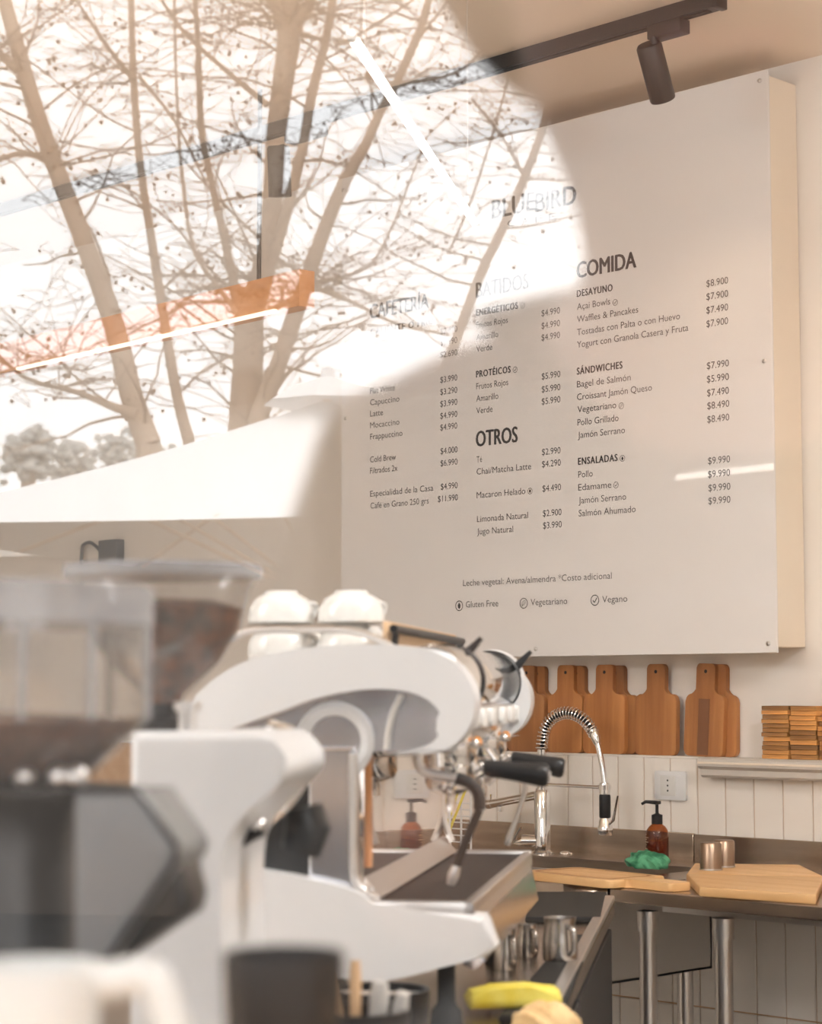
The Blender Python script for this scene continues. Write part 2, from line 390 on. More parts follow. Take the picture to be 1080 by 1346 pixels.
# ================================================================== MENU BOARD
BY = 4.10; BX1 = -2.868; BX0 = WY(448, 745, BY).x; BZ0 = 1.428; BZ1 = 2.857
mb = thing('menu_board', 'large white wall menu board with printed food and drink prices', 'menu board', ((BX0+BX1)/2, BY, BZ0))
part('board_box', MB().box((BX0+.012, BY+.008, BZ0+.014), (BX1-.006, WALL_Y-.001, BZ1-.012), .002), M_box, mb)
part('board_panel', MB().box((BX0, BY, BZ0), (BX1, BY+.007, BZ1), .0015), M_board, mb)
for (x, y) in ((998.5, 106), (700, 185), (1004.4, 474.7), (454, 550), (704, 853), (1009.6, 846), (451, 250), (456, 858)):
    p = WY(x, y, BY); part('screw_cap', MB().lathe((p.x, BY-.0005, p.z), [(.0055, 0), (.0055, -.002), (.003, -.0035), (.001, -.004)], 12, 'Y'), M_satin, mb)
def make_text(name, txt, x0, y0, x1, cap, mat, bold=0.0, y1=None, sp=1.0):
    """a printed line: left baseline, width to the right end, capital height, in board measure"""
    p0 = WY(x0, y0, BY); 
    pr = WY(x1, y0, BY); wd = pr.x-p0.x
    cv = bpy.data.curves.new('t', 'FONT'); cv.body = txt; cv.size = 1; cv.space_character = sp; cv.resolution_u = 3
    o = bpy.data.objects.new('t', cv); COL.objects.link(o); dg = bpy.context.evaluated_depsgraph_get()
    me = bpy.data.meshes.new_from_object(o.evaluated_get(dg)); bpy.data.objects.remove(o)
    xs = [v.co.x for v in me.vertices]; mn, mx = min(xs), max(xs); sx = wd/(mx-mn); sz = cap/.70
    org = ORG[mb.name]
    for v in me.vertices: v.co = Vector((p0.x+(v.co.x-mn)*sx, BY-.0008, p0.z+v.co.y*sz)) - org
    if bold:                                       # heavier strokes: the same letters printed three times, a hair apart
        b2 = bmesh.new(); 
        for q, (dx, dz) in enumerate(((-1, -.5), (0, .5), (1, -.5), (0, 0))):
            m2 = me.copy()
            for v in m2.vertices: v.co += Vector((dx*bold*cap, -q*.00004, dz*bold*cap*.6))
            b2.from_mesh(m2); bpy.data.meshes.remove(m2)
        b2.to_mesh(me); b2.free()
    me.materials.clear(); me.materials.append(mat)
    ob = bpy.data.objects.new(name, me); COL.objects.link(ob); ob.parent = mb; return ob
def ring_icon(x, y, r, inner='leaf'):
    p = WY(x, y, BY); m = MB(); n = 20; yy = BY-.0008
    m.rings([[Vector((p.x+math.cos(2*PI*k/n)*q, yy, p.z+math.sin(2*PI*k/n)*q)) for k in range(n)] for q in (r*.84, r)], False)
    if inner == 'check':
        for a, b in (((-.45, 0), (-.1, -.4)), ((-.1, -.4), (.5, .45))):
            A = Vector((p.x+a[0]*r, yy, p.z+a[1]*r)); B_ = Vector((p.x+b[0]*r, yy, p.z+b[1]*r)); nn = Vector((-(B_-A).z, 0, (B_-A).x)).normalized()*r*.09
            m.bm.faces.new([m.bm.verts.new(v) for v in (A-nn, B_-nn, B_+nn, A+nn)])
    elif inner == 'leaf':
        pts = [(-.45, -.5), (-.45, .1), (0, .5), (.45, .5), (.45, 0), (.05, -.4), (-.3, -.3)]
        m.rings([[Vector((p.x+a*r*q, yy, p.z+b*r*q)) for a, b in pts] for q in (.78, 1)], False)
        m.bm.faces.new([m.bm.verts.new(Vector((p.x+a*r, yy, p.z+b*r))) for a, b in ((-.5, -.6), (-.4, -.6), (.25, .25), (.15, .25))])
    else:
        m.bm.faces.new([m.bm.verts.new(Vector((p.x+a*r, yy, p.z+b*r))) for a, b in ((0, -.65), (.32, -.3), (.36, .15), (0, .65), (-.36, .15), (-.32, -.3))])
    part('menu_icon', m, M_ink if inner != 'leaf' else M_inkg, mb, 0)
CH, CT, CB = .0215, .043, .0175      # capital heights: section, title, body
for tx, x, y, x1 in (('COMIDA', 758.4, 365.6, 836), ('BATIDOS', 626, 391.6, 694.5), ('OTROS', 626, 587, 680), ('CAFETERÍA', 486.5, 419, 563.5)):
    make_text('menu_heading', tx, x, y, x1, CT, M_ink, .045)
for tx, x, y, x1 in (('DESAYUNO', 758.4, 390.5, 805), ('SÁNDWICHES', 758.4, 492.5, 818), ('ENSALADAS', 760, 611, 811.5), ('ENERGÉTICOS', 626, 415.3, 680.5),
                     ('PROTÉICOS', 626, 496.2, 671), ('CALIENTE O FRÍO', 487, 440.5, 570.5)):
    make_text('menu_subheading', tx, x, y, x1, CH*.86, M_ink, .05, sp=1.15)
items = [('Açai Bowls', 758.4, 407.5, 802), ('Waffles & Pancakes', 758.4, 424, 839), ('Tostadas con Palta o con Huevo', 758.4, 441, 894), ('Yogurt con Granola Casera y Fruta', 758.4, 457.3, 905),
 ('Bagel de Salmón', 758.4, 509.5, 829), ('Croissant Jamón Queso', 758.4, 526.2, 857), ('Vegetariano', 759, 542.6, 810), ('Pollo Grillado', 759, 559.6, 813), ('Jamón Serrano', 759.5, 576.2, 821.5),
 ('Pollo', 760, 628, 779), ('Edamame', 760, 645, 803.5), ('Jamón Serrano', 760.5, 662, 823), ('Salmón Ahumado', 760.5, 679, 835.5),
 ('Frutos Rojos', 626, 431.3, 667.5), ('Amarillo', 626, 447.6, 655), ('Verde', 626, 463, 647), ('Frutos Rojos', 626, 512, 668), ('Amarillo', 626, 528, 655), ('Verde', 626, 544, 647.5),
 ('Té', 626.5, 608, 633.5), ('Chai/Matcha Latte', 626.5, 624, 698), ('Macaron Helado', 626.5, 655, 690.5), ('Limonada Natural', 627, 686.4, 694), ('Jugo Natural', 627, 702.7, 674.5),
 ('Espresso', 486.5, 454, 517), ('Cortado', 486.5, 469.5, 514), ('Americano', 486.5, 485.5, 524.5), ('Flat White', 486.5, 517.9, 519), ('Capuccino', 486.5, 533, 525), ('Latte', 486.5, 547.8, 503.5),
 ('Mocaccino', 486.5, 563, 525), ('Frappuccino', 486.5, 578, 529), ('Cold Brew', 486.5, 608, 520.5), ('Filtrados 2x', 486.5, 622.7, 522.5), ('Especialidad de la Casa', 486.5, 653, 569.5), ('Café en Grano 250 grs', 487, 668.7, 563.5),
 ('Leche vegetal: Avena/almendra *Costo adicional', 608.6, 770.4, 804), ('Gluten Free', 612.3, 798.6, 655), ('Vegetariano', 697.5, 795.8, 745.5), ('Vegano', 791.5, 792.2, 824.5)]
for tx, x, y, x1 in items: make_text('menu_line', tx, x, y, x1, CB, M_inkg)
prices = [('$8.900', 928.4, 377.3, 957), ('$7.900', 928.4, 394.6, 957), ('$7.490', 928.4, 412.3, 957), ('$7.900', 928.4, 430.2, 957), ('$7.990', 929, 485.3, 958), ('$5.990', 929, 503, 958), ('$7.490', 929.3, 521, 958), ('$8.490', 929.5, 538, 958.5), ('$8.490', 929.5, 555.8, 958.5),
 ('$9.990', 930.5, 610.3, 959.5), ('$9.990', 930.5, 628, 959.5), ('$9.990', 931, 646, 960), ('$9.990', 931, 663, 960),
 ('$4.990', 711.7, 416, 736), ('$4.990', 711.7, 432.5, 736), ('$4.990', 711.7, 448, 736), ('$5.990', 712, 499, 736.5), ('$5.990', 712, 516, 736.5), ('$5.990', 712, 532, 736.5), ('$2.990', 712.3, 598.4, 736.7), ('$4.290', 712.3, 614.4, 737),
 ('$4.490', 713, 646.4, 737.3), ('$2.900', 713.5, 679, 738), ('$3.990', 713.8, 695, 738.3),
 ('$2.490', 578.7, 439.6, 601), ('$2.990', 578.7, 454.4, 601), ('$2.690', 578.7, 470.4, 601), ('$3.990', 578.7, 503.3, 601), ('$3.290', 578.7, 519.3, 601), ('$3.990', 578.7, 535, 601), ('$4.990', 578.7, 550.7, 601), ('$4.990', 578.7, 566, 601),
 ('$4.000', 579, 597, 601.3), ('$6.990', 579, 613, 601.3), ('$4.990', 579.3, 643.8, 601.5), ('$11.990', 575.5, 660, 601.7)]
for tx, x, y, x1 in prices: make_text('menu_price', tx, x, y, x1, CB, M_inkg)
make_text('logo_lettering', 'BLUE', 647, 288, 703, .052, M_ink, .04)
make_text('logo_lettering', 'BIRD', 704, 279, 757, .052, M_ink, .04)
for k, ch_ in enumerate('CAFE'): make_text('logo_lettering', ch_, 667+k*18, 298.5-k*2.8, 677+k*18, .018, M_ink)
for x, y, k in ((808.5, 397.5, 'check'), (816.5, 533.5, 'leaf'), (818, 602.5, 'drop'), (809.5, 637.5, 'check'), (687, 401.5, 'check'), (677, 486, 'check'), (696.5, 645.5, 'drop')):
    ring_icon(x, y, .0085, k)
ring_icon(603.5, 796.3, .0145, 'drop'); ring_icon(688.3, 793, .0145, 'leaf'); ring_icon(781.8, 789, .0145, 'check')

# ================================================================== CUTTING BOARDS ON THE LEDGE
def paddle(wd, h, hw, hh, t=.016):
    """outline of a rectangular board with a top handle (origin: bottom centre)"""
    r = .014; pts = []
    def arc(cx, cz, a0, a1, rr, n=5):
        for k in range(n+1):
            a = math.radians(a0+(a1-a0)*k/n); pts.append((cx+rr*math.cos(a), cz+rr*math.sin(a)))
    hb = h-hh
    arc(wd/2-r, r, -90, 0, r); arc(wd/2-r*1.3, hb-r*1.3, 0, 80, r*1.3)
    arc(hw/2+.012, hb+.012, 270, 180, .012); arc(hw/2-.01, h-.01, 0, 90, .01); arc(-hw/2+.01, h-.01, 90, 180, .01)
    arc(-hw/2-.012, hb+.012, 0, -90, .012); arc(-wd/2+r*1.3, hb-r*1.3, 100, 180, r*1.3); arc(-wd/2+r, r, 180, 270, r)
    return pts
def paddle_board(xc, y_front, wd, h, hw, hh, label, stave=False, tilt=0.0, lean=.05):
    t = thing('cutting_board', label, 'cutting board', (0, 0, 0), group=None)
    b = part('board_blade', MB().prism(paddle(wd, h, hw, hh), 0, .016, 'XZ', .0025), M_cut, t, 30)
    part('hanging_hole', MB().lathe((0, -.0006, h-.02), [(.0045, 0), (.0045, .001)], 14, 'Y'), M_rubber, t)
    if stave: part('dark_stave', MB().box((-.018, -.0008, .004), (.016, .003, h-hh-.012)), M_cut2, t, label='darker brown stave down the middle')
    t.location = (xc, y_front, LEDGE+.0005); t.rotation_euler = (-lean, tilt, 0)
    return t
def cbx(l, rr): a, b = WY(l, 985, TILE_Y+.01).x, WY(rr, 985, TILE_Y+.01).x; return (a+b)/2, b-a
hB = WY(866, 873, 4.22).z-LEDGE
specs = [ # left px, right px of the blade, stave, label, has a second board behind (offset)
 (612, 668.5, False, 'wooden paddle board at the left end of the ledge row, half behind the machine', None, 0),
 (668.5, 716, False, 'front wooden paddle board beside the chrome machine, second from the left in the row', 'rear paddle board showing a rim behind the second board from the left', 0),
 (721.5, 766, False, 'wooden paddle board standing right behind the curved tap spring', 'rear paddle board peeping out behind the one at the tap spring', 0),
 (768, 822, False, 'wooden paddle board in the middle of the row, a darker twin behind it', 'rear paddle board of the middle pair, its right rim showing', 0),
 (835.5, 890, False, 'plain wooden paddle board standing alone above the socket', None, 0),
 (900, 951, True, 'wooden paddle board with a dark brown centre stave, right end of row', 'rear paddle board behind the one with the dark centre stave', .035)]
for l, rr, st, lab, lab2, tl in specs:
    xc, wd = cbx(l, rr); wd *= 1.0
    paddle_board(xc, TILE_Y+.003, wd, hB, .058, hB*.33, lab, st, tl, .035)
    if lab2:
        off = .030 if l > 890 else .026
        paddle_board(xc+off, TILE_Y+.0205, wd, hB*.99, .058, hB*.33, lab2, False, tl*.2, .012)
# ================================================================== GREY SHELF PROFILE AND COASTERS
sx0 = WY(921, 1000, 4.15).x
sh = thing('wall_shelf', 'narrow grey metal shelf profile fixed along the top of the tiles', 'shelf', (sx0, TILE_Y, 1.14))
zt = LEDGE+.001
pr = [(TILE_Y-.0035, zt), (TILE_Y-.05, zt), (TILE_Y-.055, zt-.006), (TILE_Y-.055, zt-.022), (TILE_Y-.043, zt-.030), (TILE_Y-.043, zt-.044), (TILE_Y-.036, zt-.050), (TILE_Y-.0035, zt-.050)]
part('shelf_profile', MB().prism(pr, sx0, -1.6, 'YZ', .0008), M_alu, sh)
part('shelf_lip', MB().box((sx0+.002, TILE_Y-.058, zt-.016), (-1.6, TILE_Y-.0545, zt-.011)), M_box, sh)
def coaster_stack(xa, xb, n, hz, where, zo):
    wdt = xb-xa; th = hz/n
    first = None
    for k in range(n):
        m = MB(); m.box((-wdt/2, -wdt*.42, 0), (wdt/2, wdt*.42, th*.94), .001, 1)
        if k == 0:
            first = o = solo('wooden_coaster', m, M_coast, where % 'bottommost', 'coaster')
        else:
            m.bm.free(); o = first.copy(); COL.objects.link(o)
            o['label'] = where % ('topmost' if k == n-1 else ['', 'second', 'third', 'fourth', 'fifth', 'sixth', 'seventh', 'eighth', 'ninth', 'tenth', 'eleventh', 'twelfth'][k]+' from the bottom')
        o['group'] = zo
        o.location = ((xa+xb)/2+random.uniform(-.0025, .0025), TILE_Y-.005+random.uniform(-.002, .002), zt+k*th+.0004)
        o.rotation_euler = (0, 0, random.uniform(-.03, .03))
x_a, x_b, x_c, x_d = (WY(q, 990, 4.16).x for q in (1004, 1039, 1041, 1076))
coaster_stack(x_a, x_b, 12, .128, 'square acacia coaster, %s of the darker left stack on the shelf', 'coasters in the left stack')
coaster_stack(x_c, x_d, 11, .128, 'square acacia coaster, %s of the brighter stack second from left', 'coasters in the second stack')
coaster_stack(x_d+.004, x_d+.004+(x_b-x_a), 9, .103, 'square acacia coaster, %s of the lower stack at the right frame edge', 'coasters in the third stack')

# ================================================================== SOCKET
p0, p1 = WY(863, 1046, TILE_Y), WY(903.5, 1017.5, TILE_Y)
zc = (WY(883, 1032.5, TILE_Y)).z; zh = .0365
sk = thing('wall_socket', 'white wall socket plate with three small holes on the tiles', 'socket', ((p0.x+p1.x)/2, TILE_Y, zc))
part('socket_plate', MB().prism(rrect(p0.x, zc-zh, p1.x, zc+zh, .004), TILE_Y-.009, TILE_Y-.001, 'XZ', .0015), M_white, sk)
xm = WY(880.5, 1032, TILE_Y).x
part('socket_insert', MB().box((xm-.024, TILE_Y-.0105, zc-.025), (xm+.024, TILE_Y-.0085, zc+.025), .001), M_cup, sk)
for q in (-.013, 0, .013): part('socket_hole', MB().lathe((xm, TILE_Y-.0108, zc+q), [(.0026, 0), (.0026, .001)], 10, 'Y'), M_rubber, sk)

# ================================================================== STEEL COUNTERS ALONG THE BACK WALL
CT_Z, CF = .912, 3.49
xj = WY(800, 1176, CF).x
SPL = .979
# work table (right)
wt = thing('steel_work_table', 'long stainless steel work table with round legs along the tiled wall', 'table', (xj+.6, 3.8, 0))
part('table_top', MB().box((xj+.002, CF, CT_Z-.030), (X_R-.3, TILE_Y-.016, CT_Z), .003), M_steel, wt)
part('back_upstand', MB().box((WY(916, 1100, TILE_Y).x+.002, TILE_Y-.016, CT_Z-.03), (X_R-.3, TILE_Y-.005, SPL), .002), M_steel, wt)
part('under_frame', MB().box((xj+.06, 3.6, CT_Z-.055), (X_R-.4, 3.63, CT_Z-.031)).box((xj+.06, 3.98, CT_Z-.055), (X_R-.4, 4.01, CT_Z-.031)), M_satin, wt)
for (px, Yl) in ((851, 3.60), (899, 4.0), (950, 3.60), (1400, 3.6), (1400, 4.0)):
    x = WY(px, 1200, Yl).x
    lg = part('table_leg', MB().lathe((x, Yl, 0), [(.014, .05), (.0195, .052), (.0195, CT_Z-.056)], 20), M_satin, wt)
    part('leg_foot', MB().lathe((x, Yl, 0), [(.02, 0), (.024, .006), (.012, .05)], 16), M_rubber, lg)
    part('leg_socket', MB().lathe((x, Yl, 0), [(.024, CT_Z-.10), (.024, CT_Z-.056)], 20), M_satin, lg)
# sink unit (left)
sx = -5.3
su = thing('sink_unit', 'stainless steel sink unit with deep basin behind the coffee machine', 'sink', (-3.4, 3.8, 0))
bx0, bx1, by0, by1 = -3.85, -3.02, CF+.03, 4.03
top = MB(); z0, z1 = CT_Z-.03, CT_Z
top.box((sx, CF, z0), (bx0, TILE_Y-.016, z1)).box((bx1, CF, z0), (xj-.004, TILE_Y-.016, z1)).box((bx0, CF, z0), (bx1, by0, z1)).box((bx0, by1, z0), (bx1, TILE_Y-.016, z1))
part('sink_top', top, M_steel, su)
part('back_upstand', MB().box((sx, TILE_Y-.016, CT_Z-.03), (WY(916, 1100, TILE_Y).x, TILE_Y-.005, SPL+.002), .002), M_steel, su)
bd = .235; t_ = .006; bas = MB()
bas.box((bx0, by0, CT_Z-bd), (bx1, by1, CT_Z-bd+t_)).box((bx0, by0, CT_Z-bd), (bx0+t_, by1, z0)).box((bx1-t_, by0, CT_Z-bd), (bx1, by1, z0)).box((bx0, by0, CT_Z-bd), (bx1, by0+t_, z0)).box((bx0, by1-t_, CT_Z-bd), (bx1, by1, z0))
part('sink_basin', bas, M_satin, su)
part('drain', MB().lathe((-3.4, 3.75, CT_Z-bd+t_), [(.045, 0), (.04, .004), (.012, .004)], 24), M_chrome, su)
part('overflow_cap', MB().ico((WY(745, 1131, 4.12).x, 4.115, CT_Z+.002), .018, 2, (1, 1, .45)), M_chrome, su)
for (x, Yl) in ((-4.3, 3.56), (-4.3, 4.1), (-5.2, 3.56), (-5.2, 4.1)):
    lg = part('sink_leg', MB().lathe((x, Yl, 0), [(.014, .05), (.0195, .052), (.0195, z0)], 18), M_satin, su)
    part('leg_foot', MB().lathe((x, Yl, 0), [(.02, 0), (.024, .006), (.012, .05)], 16), M_rubber, lg)
dp = [(-3.4, 3.75, CT_Z-bd-.001), (-3.4, 3.75, .5), (-3.37, 3.8, .42), (-3.3, 3.9, .40), (-3.25, 4.0, .42), (-3.24, 4.17, .42)]
part('waste_pipe', MB().tube(smoothpts(dp, 4), .02, 12), M_ivory, su)

# ================================================================== SPRING TAP
FX, FY = WY(712.8, 1125, 4.08).x, 4.08
tp = thing('spring_tap', 'tall chrome kitchen tap with coiled spring neck and black spray handle', 'tap', (FX, FY, CT_Z))
def wz(x, y, Y=FY): return WY(x, y, Y)
zb = CT_Z
part('tap_base', MB().lathe((FX, FY, zb), [(.03, 0), (.03, .006), (.0215, .010), (.0215, .16), (.018, .165), (.015, .17)], 28), M_chrome, tp)
ztop = wz(713, 985).z
part('riser_pipe', MB().cyl((FX, FY, zb+.165), (FX, FY, ztop), .0125, n=20), M_chrome, tp)
part('collar', MB().lathe((FX, FY, wz(713, 1046).z-.02), [(.017, 0), (.017, .04)], 20), M_chrome, tp)
arc = [Vector((FX, FY, ztop))] + [wz(x, y) for x, y in ((713, 975), (716, 960), (724, 946), (736, 938.5), (748, 937), (762, 942), (774, 953), (781.5, 966))]
arc = smoothpts(arc, 6)
part('hose', MB().tube(arc, .006, 10), M_rubber, tp)
# coil
L = [0]; 
for a, b in zip(arc, arc[1:]): L.append(L[-1]+(b-a).length)
def along(d):
    for i in range(len(L)-1):
        if d <= L[i+1]: q = (d-L[i])/(L[i+1]-L[i]); return arc[i].lerp(arc[i+1], q), (arc[i+1]-arc[i]).normalized()
    return arc[-1], (arc[-1]-arc[-2]).normalized()
turns = 26; cp = []
for k in range(turns*10+1):
    c, tg = along(L[-1]*k/(turns*10)); a = 2*PI*k/10; sd = Vector((0, 1, 0)); o_ = tg.cross(sd).normalized()
    cp.append(c+(sd*math.cos(a)+o_*math.sin(a))*.0155)
part('coil_spring', MB().tube(cp, .0021, 6), M_chrome, tp)
hx, hz = wz(782, 968), wz(794.5, 1030)
part('hose_socket', MB().tube([wz(779, 960), wz(783, 970), wz(785, 978)], [.013, .013, .009], 16), M_chrome, tp)
dn = smoothpts([wz(783, 970), wz(788, 990), wz(792, 1010), wz(794.5, 1030)], 5)
part('down_hose', MB().tube(dn, .0075, 12), M_chrome, tp)
hx = wz(794.5, 1030); zt0, zt1 = wz(795, 1029).z, wz(795.5, 1098).z; hp = lambda y: wz(795, y).z
part('spray_head', MB().lathe((hx.x, FY, 0), [(.013, hp(1029)), (.0145, hp(1032)), (.0145, hp(1044)), (.0125, hp(1045)), (.0125, hp(1076)), (.0165, hp(1079)), (.0165, hp(1084)), (.0195, hp(1086)), (.0195, hp(1096)), (.017, hp(1098))], 24), M_chrome, tp)
part('black_grip', MB().lathe((hx.x, FY, 0), [(.0135, hp(1044)), (.0148, hp(1047)), (.0148, hp(1073)), (.0135, hp(1075))], 24), M_black, tp)
part('spray_lever', MB().tube([wz(800, 1083), wz(806, 1078), wz(809, 1062), wz(812, 1046)], [.004, .004, .003, .0025], 8), M_chrome, tp)
part('support_arm', MB().cyl((FX, FY, wz(713, 1031).z), (hx.x, FY, wz(789, 1035).z), .0045, n=12), M_chrome, tp)
part('support_ring', MB().lathe((hx.x, FY, wz(794, 1035).z-.006), [(.0168, 0), (.0168, .012)], 20), M_chrome, tp)
part('pot_spout', MB().cyl((FX, FY, wz(712, 1044).z), wz(643, 1057), .0115, n=20), M_chrome, tp)
part('spout_aerator', MB().cyl(wz(657, 1060), wz(657, 1067), .009, n=16), M_chrome, tp)
part('spout_knob', MB().tube([wz(645, 1052), wz(645, 1044)], .003, 8).cyl(wz(641, 1057), wz(647, 1056.5), .013, n=18), M_chrome, tp)
vx = wz(706, 1105)
part('valve', MB().cyl((FX, FY, vx.z), (FX-.045, FY-.03, vx.z), .016, n=20), M_chrome, tp)
part('valve_lever', MB().tube([(FX-.04, FY-.03, vx.z-.01), (FX-.062, FY-.045, vx.z-.004), (FX-.03, FY-.05, vx.z+.035)], [.006, .006, .004], 8).tube([(FX-.04, FY-.03, vx.z), (FX-.075, FY-.05, vx.z-.006)], [.008, .004], 8), M_chrome, tp)

# ================================================================== THINGS ON THE COUNTER
# soap bottle
bp = WY(864, 1137, 4.0); bp = Vector((bp.x, 4.0, CT_Z))
bt = thing('soap_bottle', 'amber pump soap bottle standing on the steel counter behind the green cloth', 'bottle', bp)
bs_ = 4.75/2700
hz_ = lambda y: WY(864, y, 4.0).z
R_ = .0275
zbb, zsh, znk, zcp, ztp = CT_Z+.001, hz_(1094), hz_(1083), hz_(1070), hz_(1053)
prof = [(.018, zbb), (R_-.002, zbb), (R_, zbb+.004), (R_, zsh-.004), (R_*.93, zsh+.006), (R_*.72, znk-.006), (.012, znk), (.011, znk+.004)]
part('bottle_glass', MB().lathe((bp.x, bp.y, 0), prof, 32), M_amber, bt)
part('soap', MB().lathe((bp.x, bp.y, 0), [(R_-.004, zbb+.003), (R_-.003, zbb+.006), (R_-.003, zsh-.02), (.001, zsh-.02)], 28), M_soap, bt)
part('pump_collar', MB().lathe((bp.x, bp.y, 0), [(.0135, znk), (.0135, zcp-.002), (.007, zcp), (.005, zcp+.002)], 20), M_black, bt)
part('pump_head', MB().lathe((bp.x, bp.y, 0), [(.004, zcp), (.004, ztp-.008), (.010, ztp-.007), (.010, ztp)], 16).tube([(bp.x, bp.y, ztp-.004), (bp.x-.025, bp.y-.012, ztp-.002), (bp.x-.034, bp.y-.017, ztp-.008)], [.005, .004, .0035], 8), M_black, bt)
lm = MB()
for j, (w1, zz) in enumerate(((.6, .92), (.8, .84), (.5, .78), (.75, .70), (.4, .62), (.7, .50), (.6, .44))):
    z = zbb+(zsh-zbb)*zz; a0 = math.radians(222)
    for k in range(7):
        if (k+j) % 3 == 0 and w1 < .7: continue
        a = a0+math.radians((k-3)*12*w1); b2 = a+math.radians(8*w1); rr = R_+.0006
        lm.bm.faces.new([lm.bm.verts.new(v) for v in ((bp.x+rr*math.cos(a), bp.y+rr*math.sin(a), z), (bp.x+rr*math.cos(b2), bp.y+rr*math.sin(b2), z), (bp.x+rr*math.cos(b2), bp.y+rr*math.sin(b2), z+.0022), (bp.x+rr*math.cos(a), bp.y+rr*math.sin(a), z+.0022))])
part('bottle_print', lm, M_label, bt, 0)
# lying boards
def flat_board(name, pts, z, th, mat, label, cat='cutting board', groove=None):
    t = thing(name, label, cat, (sum(p.x for p in pts)/len(pts), sum(p.y for p in pts)/len(pts), z))
    part('board_slab', MB().prism([(p.x, p.y) for p in pts], z, z+th, 'XY', .003), mat, t, 30)
    if groove:
        c = Vector((sum(p.x for p in groove)/len(groove), sum(p.y for p in groove)/len(groove), 0)); m = MB()
        m.rings([[Vector((c.x+(p.x-c.x)*q, c.y+(p.y-c.y)*q, z+th+.0006)) for p in groove] for q in (.90, .96)], False)
        part('juice_groove', m, M_cut, t, 0)
    return t
z = CT_Z+.0006
def Q(x, y, zz): p = WZ(x, y, zz); return Vector((p.x, p.y))
zt_ = CT_Z+.02
flat_board('serving_board', [Vector(p) for p in ((-2.352, 3.515), (-2.087, 3.68), (-2.297, 4.025), (-2.562, 3.86))], z, .021, M_honey, 'pale bamboo board lying at the right end of the steel counter')
flat_board('serving_board', [Vector(p) for p in ((-2.365, 3.50), (-2.575, 3.845), (-2.84, 3.70), (-2.63, 3.47))], z, .020, M_honey, 'pale bamboo board lying in front of the two small steel cups')
flat_board('serving_board', [Vector(p) for p in ((-2.58, 3.855), (-2.80, 4.08), (-3.00, 3.94), (-2.85, 3.715))], z, .019, M_honey, 'pale bamboo board lying under the two small steel cups', groove=None)
t = thing('serving_board', 'long bamboo paddle board bridging the sink edge, handle towards the right', 'cutting board', (-2.9, 3.58, CT_Z))
XF = Matrix.Translation((-3.148, 3.588, CT_Z+.0012)) @ Matrix.Rotation(math.radians(-90-8), 4, 'Z')
part('board_slab', MB().prism(paddle(.17, .43, .065, .13), 0, .018, 'XY', .003).xform(XF), M_honey, t, 30)
gm = MB(); gp = rrect(-.07, .018, .07, .28, .02)
gm.rings([[Vector((a*q, (b-.15)*q+.15, .0186)) for a, b in gp] for q in (.92, .99)], False)
part('juice_groove', gm.xform(XF), M_cut, t, 0)
# small steel cups (upside down)
for (px, dy, lab) in ((934, 0, 'small brushed steel cup on the bamboo board, the nearer of two'), (951.5, .05, 'small brushed steel cup half hidden behind its twin')):
    pp = WZ(px, 1143 if not dy else 1139, z+.0205); Yc = pp.y; zc_ = z+.0195
    hcup = .062
    c = thing('steel_cup', lab, 'cup', (pp.x, Yc, zc_), group='steel cups on the counter')
    rr = .0245
    part('cup_wall', MB().lathe((pp.x, Yc, zc_), [(rr, 0), (rr, hcup-.004), (rr-.003, hcup), (.001, hcup)], 28, cap=False), M_copper, c)
    part('cup_rim', MB().lathe((pp.x, Yc, zc_), [(rr+.001, 0), (rr+.0015, .002), (rr+.001, .004)], 28, cap=False), M_satin, c)
# green cloth
def cloth(center, sx, sy, sz, seed, mat, name, label, cat, bar=False, rough=.35, parent=None):
    rnd = random.Random(seed); m = MB(); bmesh.ops.create_icosphere(m.bm, subdivisions=4, radius=1)
    ph = [(rnd.uniform(3, 7), rnd.uniform(3, 7), rnd.uniform(2, 5), rnd.uniform(0, 6)) for _ in range(6)]
    for v in m.bm.verts:
        p = v.co.copy(); q = sum(abs(math.sin(p.x*a+p.y*b+p.z*c+d)) for a, b, c, d in ph)/len(ph)
        k = 1+rough*(q-.6)*1.6
        v.co = Vector(center)+Vector((p.x*sx*k, p.y*sy*k, max(p.z, -.35)*sz*k+.35*sz))
    zmin = min(v.co.z for v in m.bm.verts)
    for v in m.bm.verts: v.co.z += center[2]-zmin
    return solo(name, m, mat, label, cat, loc=center, bar=bar, smooth=60)
gpnt = WZ(851, 1141, z+.02)
cloth((gpnt.x, gpnt.y, z+.0195), .054, .036, .028, 5, M_green, 'cleaning_cloth', 'crumpled green cloth lying before the amber bottle', 'cloth')

# ================================================================== WALL BOX ON THE LEFT
bx_ = WY(146, 727, WALL_Y-.02)
t = thing('wall_box', 'small grey square wall box with a bent cable, left side above the grinders', 'wall box', (bx_.x, WALL_Y, bx_.z))
h_ = .04
part('box_cover', MB().box((bx_.x-.055, WALL_Y-.035, bx_.z-.045), (bx_.x+.05, WALL_Y-.001, bx_.z+.045), .004), M_grey, t)
cpts = [WY(q, y, WALL_Y-.02) for q, y in ((133, 726), (126, 718), (118, 713), (110, 716), (107.5, 724), (107, 745), (107, 800))]
part('cable', MB().tube(smoothpts(cpts, 6), .006, 8), M_grey, t)

